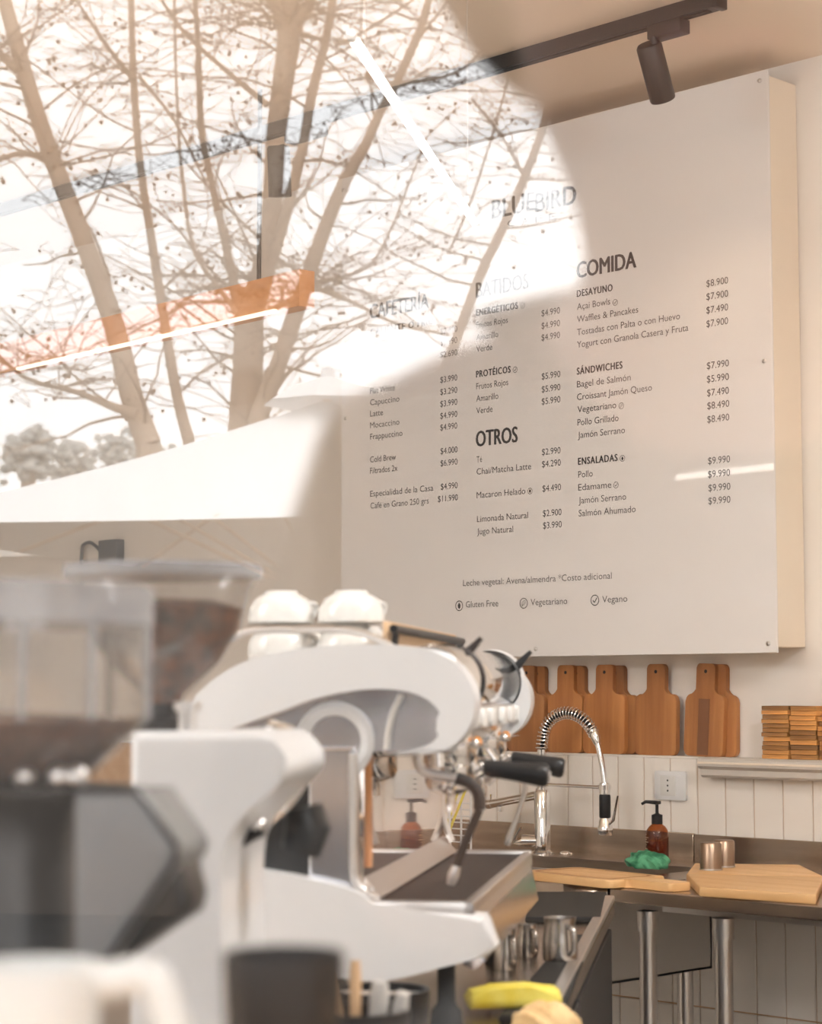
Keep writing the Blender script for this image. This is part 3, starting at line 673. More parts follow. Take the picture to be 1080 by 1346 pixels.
# ================================================================== THE COFFEE BAR
WT = .90; SE = -.222; SW = -.98; BE = 4.36; BN = 1.22
bar = thing('coffee_bar', 'dark coffee bar with a steel worktop carrying grinders and machine', 'counter', ((SE+SW)/2, 2.6, 0), bar=True)
part('bar_cabinet', MB().box((SW+.03, BN+.03, 0), (SE-.02, BE-.03, WT-.03), .002), M_bar, bar)
part('steel_worktop', MB().box((SW, BN, WT-.03), (SE, BE, WT), .003), M_steel, bar)
part('front_edge_rail', MB().box((SE-.022, BN, WT), (SE, BE, WT+.012), .003), M_satin, bar)
part('door_panel', MB().box((SE-.0195, 2.4, .1), (SE-.004, 3.3, WT-.05), .003), M_iron, bar)
part('door_panel', MB().box((SE-.0195, 3.33, .1), (SE-.004, 4.3, WT-.05), .003), M_iron, bar)
ws = thing('window_shelf', 'raised shelf inside the glass carrying the nearest cups, below the frame', 'shelf', (-.5, .75, 0), bar=True)
part('shelf_board', MB().box((-1.3, .42, 1.09), (.2, 1.15, 1.12), .003), M_spoon, ws)
for s_ in (-1.25, .1): part('shelf_support', MB().box((s_, .5, 0), (s_+.04, 1.1, 1.09), .003), M_bar, ws)

# ---- espresso machine --------------------------------------------------------------------
NB, FB = 2.62, 3.46
em = thing('espresso_machine', 'white and chrome two group espresso machine on the coffee bar', 'coffee machine', (-.45, 3.04, WT), bar=True)
def O2(pts, b=NB): out = [PB(x, y, b) for x, y in pts]; return [(p.x, p.z) for p in out]
def sm2(pts, n=4, closed=True): return [(v.x, v.y) for v in smoothpts([Vector((a, b)) for a, b in pts], n, closed)]
outer = [(236, 962), (248, 925), (290, 886), (345, 862), (420, 850), (500, 847), (560, 853), (600, 874), (620, 903), (623, 935), (610, 966), (585, 985), (548, 993)]
inner = [(500, 992), (548, 984), (572, 972), (582, 950), (568, 925), (535, 909), (480, 906), (420, 916), (370, 934), (310, 955), (270, 966)]
cres = sm2(O2(outer), 4, False) + sm2(O2(inner), 4, False)
dsh = FB-NB
for k, b0 in enumerate((NB, FB-.05)):
    part('side_arch', MB().prism(cres, b0, b0+.07, 'XZ', .008, 3), M_white, em, 50, label='rounded white side arch, %s side' % ('near' if not k else 'far'))
disc = sm2(O2([(250, 955), (290, 905), (345, 875), (430, 864), (500, 862), (560, 868), (595, 890), (608, 925), (600, 955), (575, 978), (540, 987), (450, 989), (300, 985)]), 4)
part('side_plate', MB().prism(disc, NB+.03, NB+.045, 'XZ'), M_polish, em, 30)
# round chrome disc and slanted bars set into the side plate
cc = PB(440, 975, NB+.028)
part('side_emblem_ring', MB().lathe((cc.x, NB+.03, cc.z), [(.052, 0), (.052, -.006), (.045, -.009), (.035, -.006), (.034, 0)], 40, 'Y', False), M_white, em)
a, b2 = PB(528, 912, NB+.02), PB(508, 985, NB+.02)
part('side_strut', MB().tube(smoothpts([a, PB(514, 945, NB+.02), b2], 4), .0045, 8), M_ivory, em)
# upper body, boiler housing
body = O2([(262, 958), (300, 905), (360, 873), (430, 866), (555, 868), (590, 900), (596, 960), (575, 982), (262, 984)])
part('upper_body', MB().prism(body, NB+.045, FB-.05, 'XZ', .004), M_polish, em, 30)
# front barrel
part('front_barrel', MB().lathe((-.378, 0, 1.352), [(.046, NB+.07), (.049, NB+.075), (.049, FB-.01), (.044, FB)], 40, 'Y'), M_chrome, em)
part('barrel_end_ring', MB().lathe((-.378, 0, 1.352), [(.053, FB-.02), (.056, FB-.015), (.056, FB+.005), (.048, FB+.01)], 40, 'Y', False), M_white, em)
part('button_strip', MB().box((-.372, NB+.08, 1.286), (-.336, FB-.02, 1.318), .004), M_satin, em)
for bb in (2.80, 2.92, 3.04, 3.20, 3.32, 3.43):
    part('push_button', MB().prism(rrect(bb-.032, 1.288, bb+.032, 1.314, .007), -.340, -.329, 'YZ', .002), M_led_w, em, 50)
# steam levers
for bb, tip in ((2.88, PB(632, 838, 2.88)), (3.42, PB(697, 856, 3.42))):
    base = Vector((tip.x-.030, bb, tip.z-.034))
    lv = part('steam_lever', MB().prism([(base.x-.006, base.z), (base.x+.006, base.z-.004), (tip.x+.003, tip.z-.003), (tip.x-.001, tip.z+.002), (base.x-.002, base.z+.010)], bb-.008, bb+.008, 'XZ', .002), M_black, em)
    part('lever_collar', MB().lathe((-.378, 0, 1.352), [(.0505, bb-.012), (.0535, bb-.010), (.0535, bb+.010), (.0505, bb+.012)], 36, 'Y', False), M_black, lv)
# top tray and cup rail
zt2 = PB(470, 864, NB).z
part('cup_tray', MB().box((-.62, NB+.06, zt2-.004), (-.40, FB-.03, zt2+.004), .002), M_satin, em)
rz = PB(400, 828, NB+.08).z
part('cup_rail', MB().tube(smoothpts([PB(298, 845, NB+.07), PB(330, 829, NB+.07), PB(400, 827, NB+.07), PB(462, 829, NB+.07), PB(505, 845, NB+.07), PB(522, 858, NB+.07)], 5), .0055, 10), M_satin, em)
part('cup_rail', MB().tube([Vector((-.427, NB+.08, 1.421)), Vector((-.427, FB-.02, 1.421))], .006, 10).cyl((-.427, NB+.1, 1.421), (-.43, NB+.1, 1.39), .005, n=8).cyl((-.427, FB-.04, 1.421), (-.43, FB-.04, 1.39), .005, n=8), M_black, em)
part('rear_rail_plate', MB().box((-.445, NB+.10, 1.40), (-.438, FB-.02, 1.432), .001), M_spoon, em)
# column and rear body down to the base
col = sm2(O2([(392, 985), (462, 985), (462, 1150), (468, 1170), (392, 1175)]), 1)
part('side_column', MB().prism(O2([(400, 982), (462, 982), (462, 1178), (400, 1178)]), NB+.02, NB+.06, 'XZ', .005), M_polish, em, 30)
part('rear_column', MB().prism(O2([(300, 975), (410, 975), (410, 1180), (300, 1180)]), NB+.03, FB-.04, 'XZ', .004), M_dgrey, em, 30)
frp = [PB(x, y, NB+.012) for x, y in ((464, 990), (464, 1080), (465, 1145), (470, 1162), (480, 1173), (500, 1180))]
part('column_trim', MB().tube(smoothpts(frp, 5), .006, 10), M_satin, em)
part('backsplash', MB().box((-.475, NB+.03, 1.075), (-.458, FB-.03, 1.268), .002), P('mirror_steel', (.82, .76, .71), .03, 1.0), em)
part('backsplash_edge', MB().tube(smoothpts([PB(576, 1000, FB-.04), PB(578, 1040, FB-.04), PB(584, 1080, FB-.04), PB(594, 1106, FB-.04)], 4), .006, 8), M_satin, em)
part('kick_strip', MB().prism([(-.458, 1.098), (-.458, 1.072), (-.436, 1.072)], NB+.04, FB-.03, 'XZ'), M_satin, em)
part('wood_liner', MB().box((-.4575, NB+.045, 1.11), (-.452, NB+.062, 1.262)), M_fascia, em)
# lower base
base = sm2(O2([(255, 1135), (300, 1138), (360, 1146), (430, 1160), (470, 1172), (492, 1188)]), 4, False) + O2([(500, 1196), (636, 1203), (641, 1210), (653, 1244)]) + sm2(O2([(640, 1256), (580, 1271), (520, 1286), (470, 1287), (400, 1276), (320, 1255), (255, 1235)]), 3, False)
part('lower_side_panel', MB().prism(base, NB-.01, NB+.045, 'XZ', .007, 3), M_white, em, 50)
part('lower_side_panel', MB().prism([(min(a, -.312), c) for a, c in base if a < -.30] , FB-.03, FB-.002, 'XZ'), M_white, em, 50)
part('lower_body', MB().prism(O2([(260, 1150), (480, 1190), (622, 1200), (628, 1245), (560, 1266), (480, 1278), (260, 1230)]), NB+.045, FB-.045, 'XZ'), M_satin, em, 30)
# drip tray
z_t = 1.07
part('drip_tray', MB().box((-.458, NB+.02, z_t-.022), (-.318, FB-.02, z_t-.006), .002), M_satin, em)
part('tray_rim', MB().box((-.462, NB+.0, z_t-.024), (-.312, NB+.014, z_t+.002), .003).box((-.462, FB-.02, z_t-.02), (-.312, FB-.006, z_t+.004), .003).box((-.326, NB, z_t-.024), (-.312, FB-.006, z_t+.002), .003), M_satin, em)
gr = MB()
for k in range(66):
    b_ = NB+.03+k*(FB-NB-.06)/66; gr.box((-.455, b_, z_t-.006), (-.327, b_+.006, z_t-.001))
o = part('tray_grille', gr, M_dgrey, em, 0, kind='stuff')
part('front_fascia', MB().prism([(-.326, z_t-.024), (-.313, z_t-.012), (-.300, z_t-.075), (-.316, z_t-.088), (-.33, z_t-.08)], NB+.03, FB-.03, 'XZ', .002), M_polish, em, 30)
for s_ in (-.36, -.62):
    for bb in (NB+.1, FB-.1): part('foot', MB().lathe((s_, bb, WT+.0005), [(.022, 0), (.02, .02), (.012, .03), (.012, .10)], 18), M_rubber, em)
# groups and portafilters (each portafilter is locked into its group)
for k, bb in enumerate((2.86, 3.25)):
    part('group_head', MB().lathe((-.372, bb, 0), [(.034, 1.235), (.038, 1.24), (.038, 1.262), (.030, 1.268), (.030, 1.31), (.001, 1.31)], 30, cap=False).lathe((-.372, bb, 0), [(.034, 1.235), (.001, 1.235)], 30, cap=False), M_chrome, em)
    for q in (-.024, .0, .024): part('indicator_knob', MB().ico((-.335, bb+q, 1.268-abs(q)*.1), .0075, 2), M_orange if q == 0 else M_chrome, em)
    tip = PB(*((722, 1020) if k == 0 else (742, 1010)), bb)
    pf = thing('portafilter', 'chrome portafilter with thick black handle, %s group of the machine' % ('near' if not k else 'far'), 'portafilter', (-.372, bb, 1.2), bar=True)
    part('filter_basket', MB().lathe((-.372, bb, 0), [(.012, 1.195), (.032, 1.203), (.036, 1.212), (.036, 1.234), (.001, 1.234)], 28, cap=True), M_chrome, pf)
    for q in (-.014, .014): part('spout', MB().tube([(-.372, bb, 1.200), (-.372, bb+q, 1.188), (-.372, bb+q, 1.172)], .006, 10), M_chrome, pf)
    rt = Vector((-.336, bb, 1.234)); d = tip-rt
    part('handle_neck', MB().tube([(-.345, bb, 1.226), rt+d*.12], [.008, .009], 14), M_chrome, pf)
    part('handle', MB().tube([rt+d*q for q in (.10, .13, .3, .55, .8, .93, .985, 1.0)], [.008, .0115, .0125, .0135, .0155, .0165, .013, .006], 20), M_black, pf)
    part('handle_cap', MB().tube([tip-d*.005, tip+d*.012], [.007, .006], 14), M_satin, pf)
# steam wands
wa = [PB(x, y, 2.76) for x, y in ((548, 985), (549, 1000), (556, 1013), (575, 1019), (600, 1023), (618, 1030), (629, 1045), (630, 1064))]
w1 = part('steam_wand', MB().tube(smoothpts(wa[:5], 5), .0065, 12), M_satin, em)
part('wand_sleeve', MB().tube(smoothpts(wa[4:], 5), .0085, 12), M_rubber, w1)
part('wand_tube', MB().tube([wa[-1], PB(612, 1105, 2.76), PB(597, 1145, 2.76)], .006, 12), M_dgrey, w1)
part('wand_tip', MB().tube([PB(600, 1138, 2.76), PB(596, 1150, 2.76), PB(592, 1163, 2.76)], [.0065, .0085, .006], 12), M_satin, w1)
w2 = part('steam_wand', MB().tube([PB(692, 1000, 3.4), PB(690, 1040, 3.4), PB(676, 1085, 3.4)], .0045, 10), M_satin, em)
part('wand_tip', MB().tube([PB(677, 1080, 3.4), PB(670, 1100, 3.4), PB(666, 1111, 3.4)], [.005, .007, .005], 10), M_satin, w2)
part('brew_pipework', MB().tube(smoothpts([PB(640, 985, 3.0), PB(655, 1010, 3.0), PB(640, 1030, 3.0)], 4), .006, 10).tube([PB(600, 990, 2.9), PB(601, 1012, 2.9)], .008, 10).tube([PB(575, 990, 2.8), PB(576, 1008, 2.8)], .009, 10), M_chrome, em)
part('left_tap', MB().tube(smoothpts([PB(470, 1010, 2.75), PB(470, 1050, 2.75), PB(480, 1075, 2.75), PB(484, 1100, 2.75)], 4), .004, 8).ico(PB(480, 1080, 2.75), .010, 2).ico(PB(482, 1015, 2.75), .009, 2), M_dgrey, em)

# cups on top of the machine
cup_prof = [(.024, 0), (.040, .004), (.0455, .022), (.0465, .045), (.040, .062), (.026, .068), (.001, .068)]
def cup(s_, bb, z_, lab):
    t = thing('coffee_cup', lab, 'cup', (s_, bb, z_), bar=True, group='white cups stacked on the machine')
    part('cup_bowl', MB().lathe((s_, bb, z_), [(.0445, .0), (.046, .002), (.0445, .020), (.037, .034), (.024, .041), (.022, .045), (.019, .045), (.018, .042), (.001, .042)], 32, cap=False), M_cup, t)
    part('cup_handle', MB().tube(smoothpts([Vector((s_+.028, bb+.033, z_+.030)), Vector((s_+.038, bb+.055, z_+.027)), Vector((s_+.034, bb+.055, z_+.012)), Vector((s_+.029, bb+.036, z_+.008))], 4), .004, 8), M_cup, t)
zb_ = zt2+.0045
for nm, px in (('left', 369), ('right', 461)):
    s1 = PB(px, 850, NB+.18).x
    for lev, ln_ in ((0, 'lower'), (1, 'upper')):
        cup(s1, NB+.18, zb_+lev*.0455, 'upturned white cup, %s one of the %s front stack on the machine' % (ln_, nm))
for nm, px, bb in (('left', 392, NB+.34), ('right', 478, NB+.34)):
    s1 = PB(px, 850, bb).x
    cup(s1, bb, zb_, 'upturned white cup in the %s rear spot on the machine' % nm)

# ---- white grinder (behind) -------------------------------------------------------------
GB = 1.90
g2 = thing('coffee_grinder', 'white coffee grinder with full bean hopper, between dark grinder and machine', 'grinder', (-.56, 2.0, WT), bar=True)
def G(pts, b=GB): return [(p.x, p.z) for p in (PB(x, y, b) for x, y in pts)]
prof2 = G([(170, 962), (340, 962)]) + sm2(G([(352, 966), (372, 990), (378, 1012), (362, 1035), (330, 1062), (306, 1090), (292, 1120), (288, 1165)]), 3, False) + G([(290, 1250), (300, 1340), (170, 1340)])
prof2 = [(a, max(c, WT+.03)) for a, c in prof2]
prof2 = prof2[:-2] + [(prof2[-3][0]+.005, WT+.03), (PB(170, 1340, GB).x, WT+.03)]
part('grinder_body', MB().prism(prof2, GB, GB+.19, 'XZ', .008, 3), M_white, g2, 50)
part('front_trim', MB().tube(smoothpts([PB(x, y, GB+.20) for x, y in ((352, 958), (385, 970), (400, 1005), (380, 1045), (350, 1075))], 5), .010, 10), M_chrome, g2)
part('grinder_base', MB().box((PB(150, 1300, GB).x, GB-.01, WT+.0005), (PB(330, 1300, GB).x, GB+.21, WT+.035), .006), M_ivory, g2)
part('portafilter_fork', MB().tube(smoothpts([PB(295, 1165, GB+.09), PB(300, 1120, GB+.09), PB(325, 1098, GB+.09), PB(345, 1088, GB+.09)], 4), .008, 8), M_black, g2)
part('fork_knob', MB().ico(PB(339, 1085, GB+.09), .009, 2), M_chrome, g2)
part('dosing_chute', MB().tube([PB(395, 1120, GB+.12), PB(405, 1085, GB+.12), PB(400, 1060, GB+.12)], [.02, .024, .018], 16), M_dgrey, g2)
hc = PB(213, 930, 2.0)
def hopper(t, sc, bc, zs, name_b, beanz, n=36):
    """zs: list of (radius, z); open clear shell with a lid"""
    sh_ = [(r, z) for r, z in zs]; inn = [(r-.004, z) for r, z in reversed(zs)]
    hp_ = part('hopper', MB().lathe((sc, bc, 0), sh_+inn, n, cap=False), M_plastic, t, 50)
    return hp_
z2 = lambda y: PB(213, y, 2.0).z
hopper(g2, hc.x, 2.0, [(.016, z2(935)), (.020, z2(915)), (.055, z2(872)), (.078, z2(830)), (.088, z2(775)), (.097, z2(752))], '', 0)
part('bean_load', MB().lathe((hc.x+.004, 2.0, 0), [(.013, z2(930)), (.018, z2(912)), (.050, z2(872)), (.070, z2(832)), (.076, z2(800)), (.05, z2(790)), (.001, z2(788))], 30), M_beans, g2, kind='stuff')
part('hopper_lid', MB().lathe((hc.x, 2.0, 0), [(.099, z2(760)), (.100, z2(752)), (.099, z2(744)), (.001, z2(742))], 36), M_lid, g2)
part('hopper_neck', MB().lathe((hc.x, 2.0, 0), [(.030, z2(962)), (.030, z2(945)), (.021, z2(940)), (.018, z2(925))], 24), M_black, g2)
for q in (240, 252): part('adjusting_screw', MB().lathe((PB(q, 955, 1.95).x, 1.95, 0), [(.0045, z2(962)), (.0045, z2(935)), (.009, z2(933)), (.009, z2(922))], 14), M_satin, g2)

# ---- dark grinder (nearest) ---------------------------------------------------------------
HB = 1.36
g1 = thing('coffee_grinder', 'dark grey coffee grinder with clear hopper at the left frame edge', 'grinder', (-.46, HB+.06, WT), bar=True)
def D(pts, b=HB): return [(p.x, p.z) for p in (PB(x, y, b) for x, y in pts)]
zb1 = WT+.03
cx1 = PB(18, 1100, HB+.1).x
part('motor_housing', MB().lathe((cx1-.0, HB+.10, 0), [(.048, zb1), (.05, zb1+.01), (.05, PB(50, 1045, HB+.1).z), (.046, PB(50, 1036, HB+.1).z), (.001, PB(50, 1035, HB+.1).z)], 40), M_dgrey, g1)
dp_ = D([(96, 1042), (178, 1042), (226, 1108), (230, 1122), (224, 1138), (140, 1262), (118, 1268), (96, 1262)])
part('side_housing', MB().prism(dp_, HB, HB+.10, 'XZ', .006, 3), M_grey, g1, 40)
part('dosing_front', MB().prism(D([(150, 1075), (228, 1105), (248, 1180), (242, 1205), (150, 1270), (130, 1262)], HB+.03), HB+.03, HB+.09, 'XZ', .008, 3), M_dgrey, g1, 40)
part('housing_trim', MB().tube([PB(x, y, HB+.0) for x, y in ((98, 1038), (178, 1038), (200, 1066), (232, 1112), (232, 1128), (140, 1262))], .0025, 8), M_black, g1)
part('collar_ring', MB().lathe((PB(40, 1030, HB+.08).x, HB+.08, 0), [(.078, PB(50, 1040, HB+.08).z), (.078, PB(50, 1034, HB+.08).z), (.05, PB(50, 1030, HB+.08).z)], 36), M_dgrey, g1)
for q in (32, 78, 100): part('thumb_screw', MB().ico(PB(q, 1022, HB+.03), .009, 2), M_satin, g1)
part('grinder_base', MB().box((PB(-80, 1300, HB).x, HB-.03, WT+.0005), (PB(190, 1300, HB).x, HB+.2, zb1), .006), M_dgrey, g1)
z1_ = lambda y: PB(10, y, HB+.08).z
sH = PB(-2, 900, HB+.08).x
hr = PB(190, 900, HB+.08).x - sH
hopper(g1, sH, HB+.08, [(hr*.45, z1_(1032)), (hr*.62, z1_(1018)), (hr*.97, z1_(952)), (hr, z1_(940)), (hr, z1_(822))], '', 0)
part('ground_coffee', MB().lathe((sH, HB+.08, 0), [(hr*.42, z1_(1028)), (hr*.58, z1_(1017)), (hr*.92, z1_(955)), (hr*.95, z1_(946)), (hr*.6, z1_(941)), (.001, z1_(936))], 36), M_ground, g1, kind='stuff')
part('hopper_lid', MB().lathe((sH, HB+.08, 0), [(hr, z1_(824)), (hr*1.02, z1_(822)), (hr*1.02, z1_(775)), (hr*.97, z1_(770)), (.001, z1_(768))], 40), M_lid, g1)
for a in (-100, -62, -35, 5, 60, 120, 200):
    an = math.radians(a); part('hopper_rib', MB().cyl((sH+math.cos(an)*hr, HB+.08+math.sin(an)*hr, z1_(945)), (sH+math.cos(an)*hr, HB+.08+math.sin(an)*hr, z1_(822)), .0028, n=8), M_lid, g1)

# ---- nearest cups --------------------------------------------------------------------------
def mug(px0, px1, ytop, bb, mat, name, lab, cat, handle=None, h=.095, lip=0):
    a, c = PB(px0, ytop, bb), PB(px1, ytop, bb); sc, rr = (a.x+c.x)/2, (c.x-a.x)/2; zt_m = a.z; zb_m = 1.1205; h = zt_m-zb_m
    t = thing(name, lab, cat, (sc, bb, zb_m), bar=True)
    part('cup_wall', MB().lathe((sc, bb, zb_m), [(rr*.80, 0), (rr*.86, .004), (rr, h-.003), (rr*.985, h), (rr*.92, h-.001), (rr*.80, .008), (.001, .008)], 40, cap=False).lathe((sc, bb, zb_m), [(rr*.80, 0), (.001, 0)], 40, cap=False), mat, t)
    if handle:
        part('cup_handle', MB().tube(smoothpts([PB(x, y, bb) for x, y in handle], 5), .0088, 14), mat, t)
    return t, sc, rr, zt_m
mug(-40, 132, 1266, .95, M_cup, 'coffee_mug', 'white mug with a thick handle in the bottom left corner', 'mug', [(112, 1292), (150, 1288), (185, 1283), (204, 1292), (217, 1325), (226, 1365), (190, 1400), (110, 1395)])
mug(294, 452, 1250, 1.02, M_darkcup, 'dark_tumbler', 'dark brown tumbler in the foreground, just right of the white mug', 'cup')
# spoon jar with wooden stirrers standing on the bar
sj = PB(475, 1346, 2.1); SJ = (sj.x, 2.1)
def jar(nm, lab, s_, bb, r, h, mat):
    return solo(nm, MB().lathe((s_, bb, WT+.0006), [(r, 0), (r, h), (r*.88, h), (r*.86, .01), (.001, .01)], 30, cap=False), mat, lab, 'jar', loc=(s_, bb, WT), bar=True)
jar('utensil_jar', 'dark utensil jar holding wooden stirrers, below the machine base', SJ[0], SJ[1], .05, .115, M_iron)
for k, (px, py, col_, w_) in enumerate(((467, 1262, M_spoon, .006), (398, 1262, M_spoon, .006), (440, 1278, M_spoon, .005), (500, 1290, M_ivory, .010), (530, 1305, M_ivory, .008))):
    tp_ = PB(px, py, 2.1); bs2 = Vector((SJ[0]+(px-475)*.0003, 2.1+.01*(k-2), WT+.012))
    solo('wooden_stirrer' if col_ is M_spoon else 'milk_spatula', MB().tube([bs2, bs2.lerp(tp_, .9), tp_], [w_, w_, w_*.8], 8), col_,
         ['upright wooden stick, tallest in the utensil jar', 'leaning wooden stick next to the dark tumbler rim', 'wooden stick between tumbler and tallest stick', 'cream spatula leaning right in the utensil jar', 'cream spatula at the right rim of the utensil jar'][k], 'stirrer' if col_ is M_spoon else 'spatula', loc=bs2, bar=True)
# ---- things on the worktop ------------------------------------------------------------------
def slab(nm, pts, z0, th, mat, lab, cat, bev=.003):
    q = [PZ(x, y, z0+th) for x, y in pts]; c = sum((v for v in q), Vector())/len(q)
    return solo(nm, MB().prism([(v.x, v.y) for v in q], z0, z0+th, 'XY', bev), mat, lab, cat, loc=(c.x, c.y, z0), bar=True)
slab('bar_mat', [(702, 1172), (797, 1172), (790, 1205), (690, 1205)], WT+.0006, .012, M_rubber, 'black rubber bar mat at the far end of the worktop', 'mat')
slab('bar_mat', [(745, 1228), (778, 1228), (738, 1335), (655, 1335)], WT+.0006, .010, M_rubber, 'black rubber bar mat under the steel milk jug', 'mat')
def pitcher(px, pytop, pybot, wpx, bb, lab, zbase):
    c = PB(px, pybot, bb); rr = wpx/2*bb/2700; zt_p = PB(px, pytop, bb).z
    t = thing('milk_pitcher', lab, 'pitcher', (c.x, bb, zbase), bar=True); h = zt_p-zbase
    part('pitcher_wall', MB().lathe((c.x, bb, zbase), [(rr*.96, 0), (rr, .006), (rr, h*.5), (rr*.86, h*.85), (rr*.92, h), (rr*.85, h), (rr*.8, h*.85), (rr*.93, h*.5), (rr*.9, .008), (.001, .008)], 36, cap=False), M_pitch, t)
    part('pitcher_handle', MB().tube(smoothpts([Vector((c.x+rr*.5, bb-rr*.7, zbase+h*.82)), Vector((c.x+rr*.85, bb-rr*1.2, zbase+h*.75)), Vector((c.x+rr*.85, bb-rr*1.2, zbase+h*.3)), Vector((c.x+rr*.6, bb-rr*.82, zbase+h*.18))], 5), .0045, 10), M_pitch, t)
bb_ = PZ(738, 1262, WT+.011).y
pitcher(736, 1206, 1262, 46, bb_, 'steel milk pitcher standing on the black mat', WT+.0112)
bb_ = PZ(700, 1276, WT).y
pitcher(664, 1222, 1276, 30, bb_, 'steel milk pitcher close beside the front of the machine', WT+.0008)
pitcher(693, 1215, 1270, 28, bb_+.16, 'steel milk pitcher between the machine front and the black mat', WT+.0008)
yc = PZ(675, 1325, WT+.01)
ym = solo('folded_cloth', MB().prism([(-.062, 0), (.058, 0), (.064, .010), (.060, .024), (.02, .029), (-.03, .027), (-.06, .022), (-.066, .012)], -.028, .028, 'XZ', .008, 3), M_yellow, 'folded bright yellow cloth on the worktop edge', 'cloth', bar=True)
yp = PZ(675, 1333, WT); ym.location = BAR @ Vector((yp.x, yp.y, WT+.0108)); ym.rotation_euler = (0, 0, BA+math.radians(14))
tanp = PZ(715, 1375, WT)
cloth((tanp.x, tanp.y, WT+.0008), .042, .04, .036, 9, M_tan, 'sponge_cloth', 'tan crumpled cloth below the yellow cloth at frame bottom', 'cloth', bar=True)
kb = PZ(545, 1335, WT)
t = thing('knock_box', 'black knock box with a steel bar, low in front of the machine base', 'knock box', (kb.x, kb.y-.28, WT), bar=True)
kx, ky = kb.x, kb.y-.28
part('box_wall', MB().lathe((kx, ky, WT+.0006), [(.055, 0), (.06, .075), (.054, .075), (.05, .01), (.001, .01)], 30, cap=False), M_black, t)
part('knock_bar', MB().tube([(kx-.056, ky, WT+.066), (kx+.056, ky, WT+.066)], .007, 12), M_satin, t)

# ---- wire rack with straws behind the machine ---------------------------------------------
rk = WY(592, 1085, 3.9)
t = thing('wire_drying_rack', 'small white wire rack holding yellow straws beside the sink', 'rack', (rk.x, 3.9, CT_Z))
rm = MB()
for q in range(7):
    z_ = CT_Z+.03+q*.017; rm.cyl((rk.x-.04, 3.86, z_), (rk.x+.035, 3.86, z_), .0022, n=6); rm.cyl((rk.x-.04, 3.94, z_), (rk.x+.035, 3.94, z_), .0022, n=6)
for xx in (-.04, .0, .035):
    for yy in (3.86, 3.94): rm.cyl((rk.x+xx, yy, CT_Z+.0005), (rk.x+xx, yy, CT_Z+.17), .003, n=6)
part('wire_frame', rm, M_white, t)
for k, (dx, an) in enumerate(((-.025, -.25), (.0, .35), (.015, .45), (-.01, .1))):
    part('straw', MB().cyl((rk.x+dx-.02, 3.9, CT_Z+.06), (rk.x+dx+an*.16, 3.9, CT_Z+.23), .0035, n=8), M_yellow, t)

# ================================================================== THE STREET, MIRRORED IN THE GLASS
def limb(pts, rpx, b, mb_, n=9, jitter=0):
    """pts: sight-line points; rpx radii in sight-line width"""
    q = [MIR(x, y, b) for x, y in pts]; rr = [r*b/2700 for r in rpx]
    sp = smoothpts(q, 3); m = len(sp); rs = []
    for i in range(m):
        f = i/(m-1)*(len(rr)-1); k = min(int(f), len(rr)-2); rs.append(rr[k]+(rr[k+1]-rr[k])*(f-k))
    mb_.tube(sp, rs, n); return sp, rs
def twigs(sp, rs, m, seeds, rnd, n, lmax, depth=0, upz=.35):
    for _ in range(n):
        i = rnd.randrange(len(sp)); p = sp[i]
        a = rnd.uniform(0, 2*PI); d = Vector((math.cos(a), math.sin(a)*.55, rnd.uniform(-.25, .9)*(.6 if depth else 1)+upz*.4)).normalized()
        L_ = rnd.uniform(.35, 1)*lmax; r_ = max(.0035, min(rs[i]*.30, .011)*(1 if depth == 0 else .55)); q = [p]; cur = p
        steps = 6
        for k in range(steps):
            d = (d+Vector((rnd.uniform(-.28, .28), rnd.uniform(-.28, .28), rnd.uniform(-.3, .26)))).normalized(); cur = cur+d*L_/steps; q.append(cur)
        rr = [r_*(1-.62*k/steps) for k in range(steps+1)]; rr = [max(x, .0022) for x in rr]
        m.tube(q, rr, 4 if depth < 1 else 3, False)
        if rnd.random() < .30: seeds.ico(q[-1]-Vector((0, 0, .03)), rnd.uniform(.010, .018), 1)
        if depth < 2: twigs(q, rr, m, seeds, rnd, 3 if depth == 0 else 2, L_*.55, depth+1, .1)
def tree(label, limbs, b, seed, ntw, lmax, spread=0.0):
    rnd = random.Random(seed); base = MIR(limbs[0][0][-1][0], limbs[0][0][-1][1], b)
    t = thing('bare_tree', label, 'tree', (base.x, base.y, -.02), bar=True)
    tk = MB(); tw_ = MB(); sd = MB()
    for k, (pts, rp) in enumerate(limbs):
        if k == 0:
            sp, rs = limb(pts, rp, b, tk)
            foot = Vector((sp[-1].x, sp[-1].y, -.02)); tk.tube([sp[-1], (sp[-1]+foot)/2, foot], [rs[-1], rs[-1]*1.1, rs[-1]*1.35], 9)
            tr_ = part('trunk', tk, M_bark, t, 60)
        else:
            bm_ = MB(); sp, rs = limb(pts, rp, b-.02*k, bm_); part('branch', bm_, M_bark, t, 60)
        up_ = [i for i in range(len(sp)) if sp[i].z > 2.3]
        if up_: twigs([sp[i] for i in up_], [rs[i] for i in up_], tw_, sd, rnd, ntw, lmax)
    part('twigs', tw_, M_twig, t, 0, kind='stuff'); part('seed_balls', sd, M_seed, t, 0, kind='stuff')
tree('bare tree with a thick trunk leaning left, leftmost reflection in the glass', [
    ([(-25, -110), (5, 0), (22, 60), (48, 150), (80, 240), (115, 330), (150, 430), (172, 520), (195, 585)], [8, 10, 11, 12, 13, 14, 15, 16, 18]),
    ([(-60, 120), (-20, 70), (0, 72), (22, 92)], [4, 5, 6, 7]),
    ([(-60, 240), (-10, 213), (30, 201), (60, 210), (72, 222)], [3, 4, 4.5, 5, 7]),
    ([(-30, 440), (30, 495), (100, 515), (150, 535), (180, 545)], [2.5, 3, 4, 6, 10]),
    ([(60, 480), (0, 490), (-50, 520)], [3, 3, 2])], 12.5, 3, 15, 1.5)
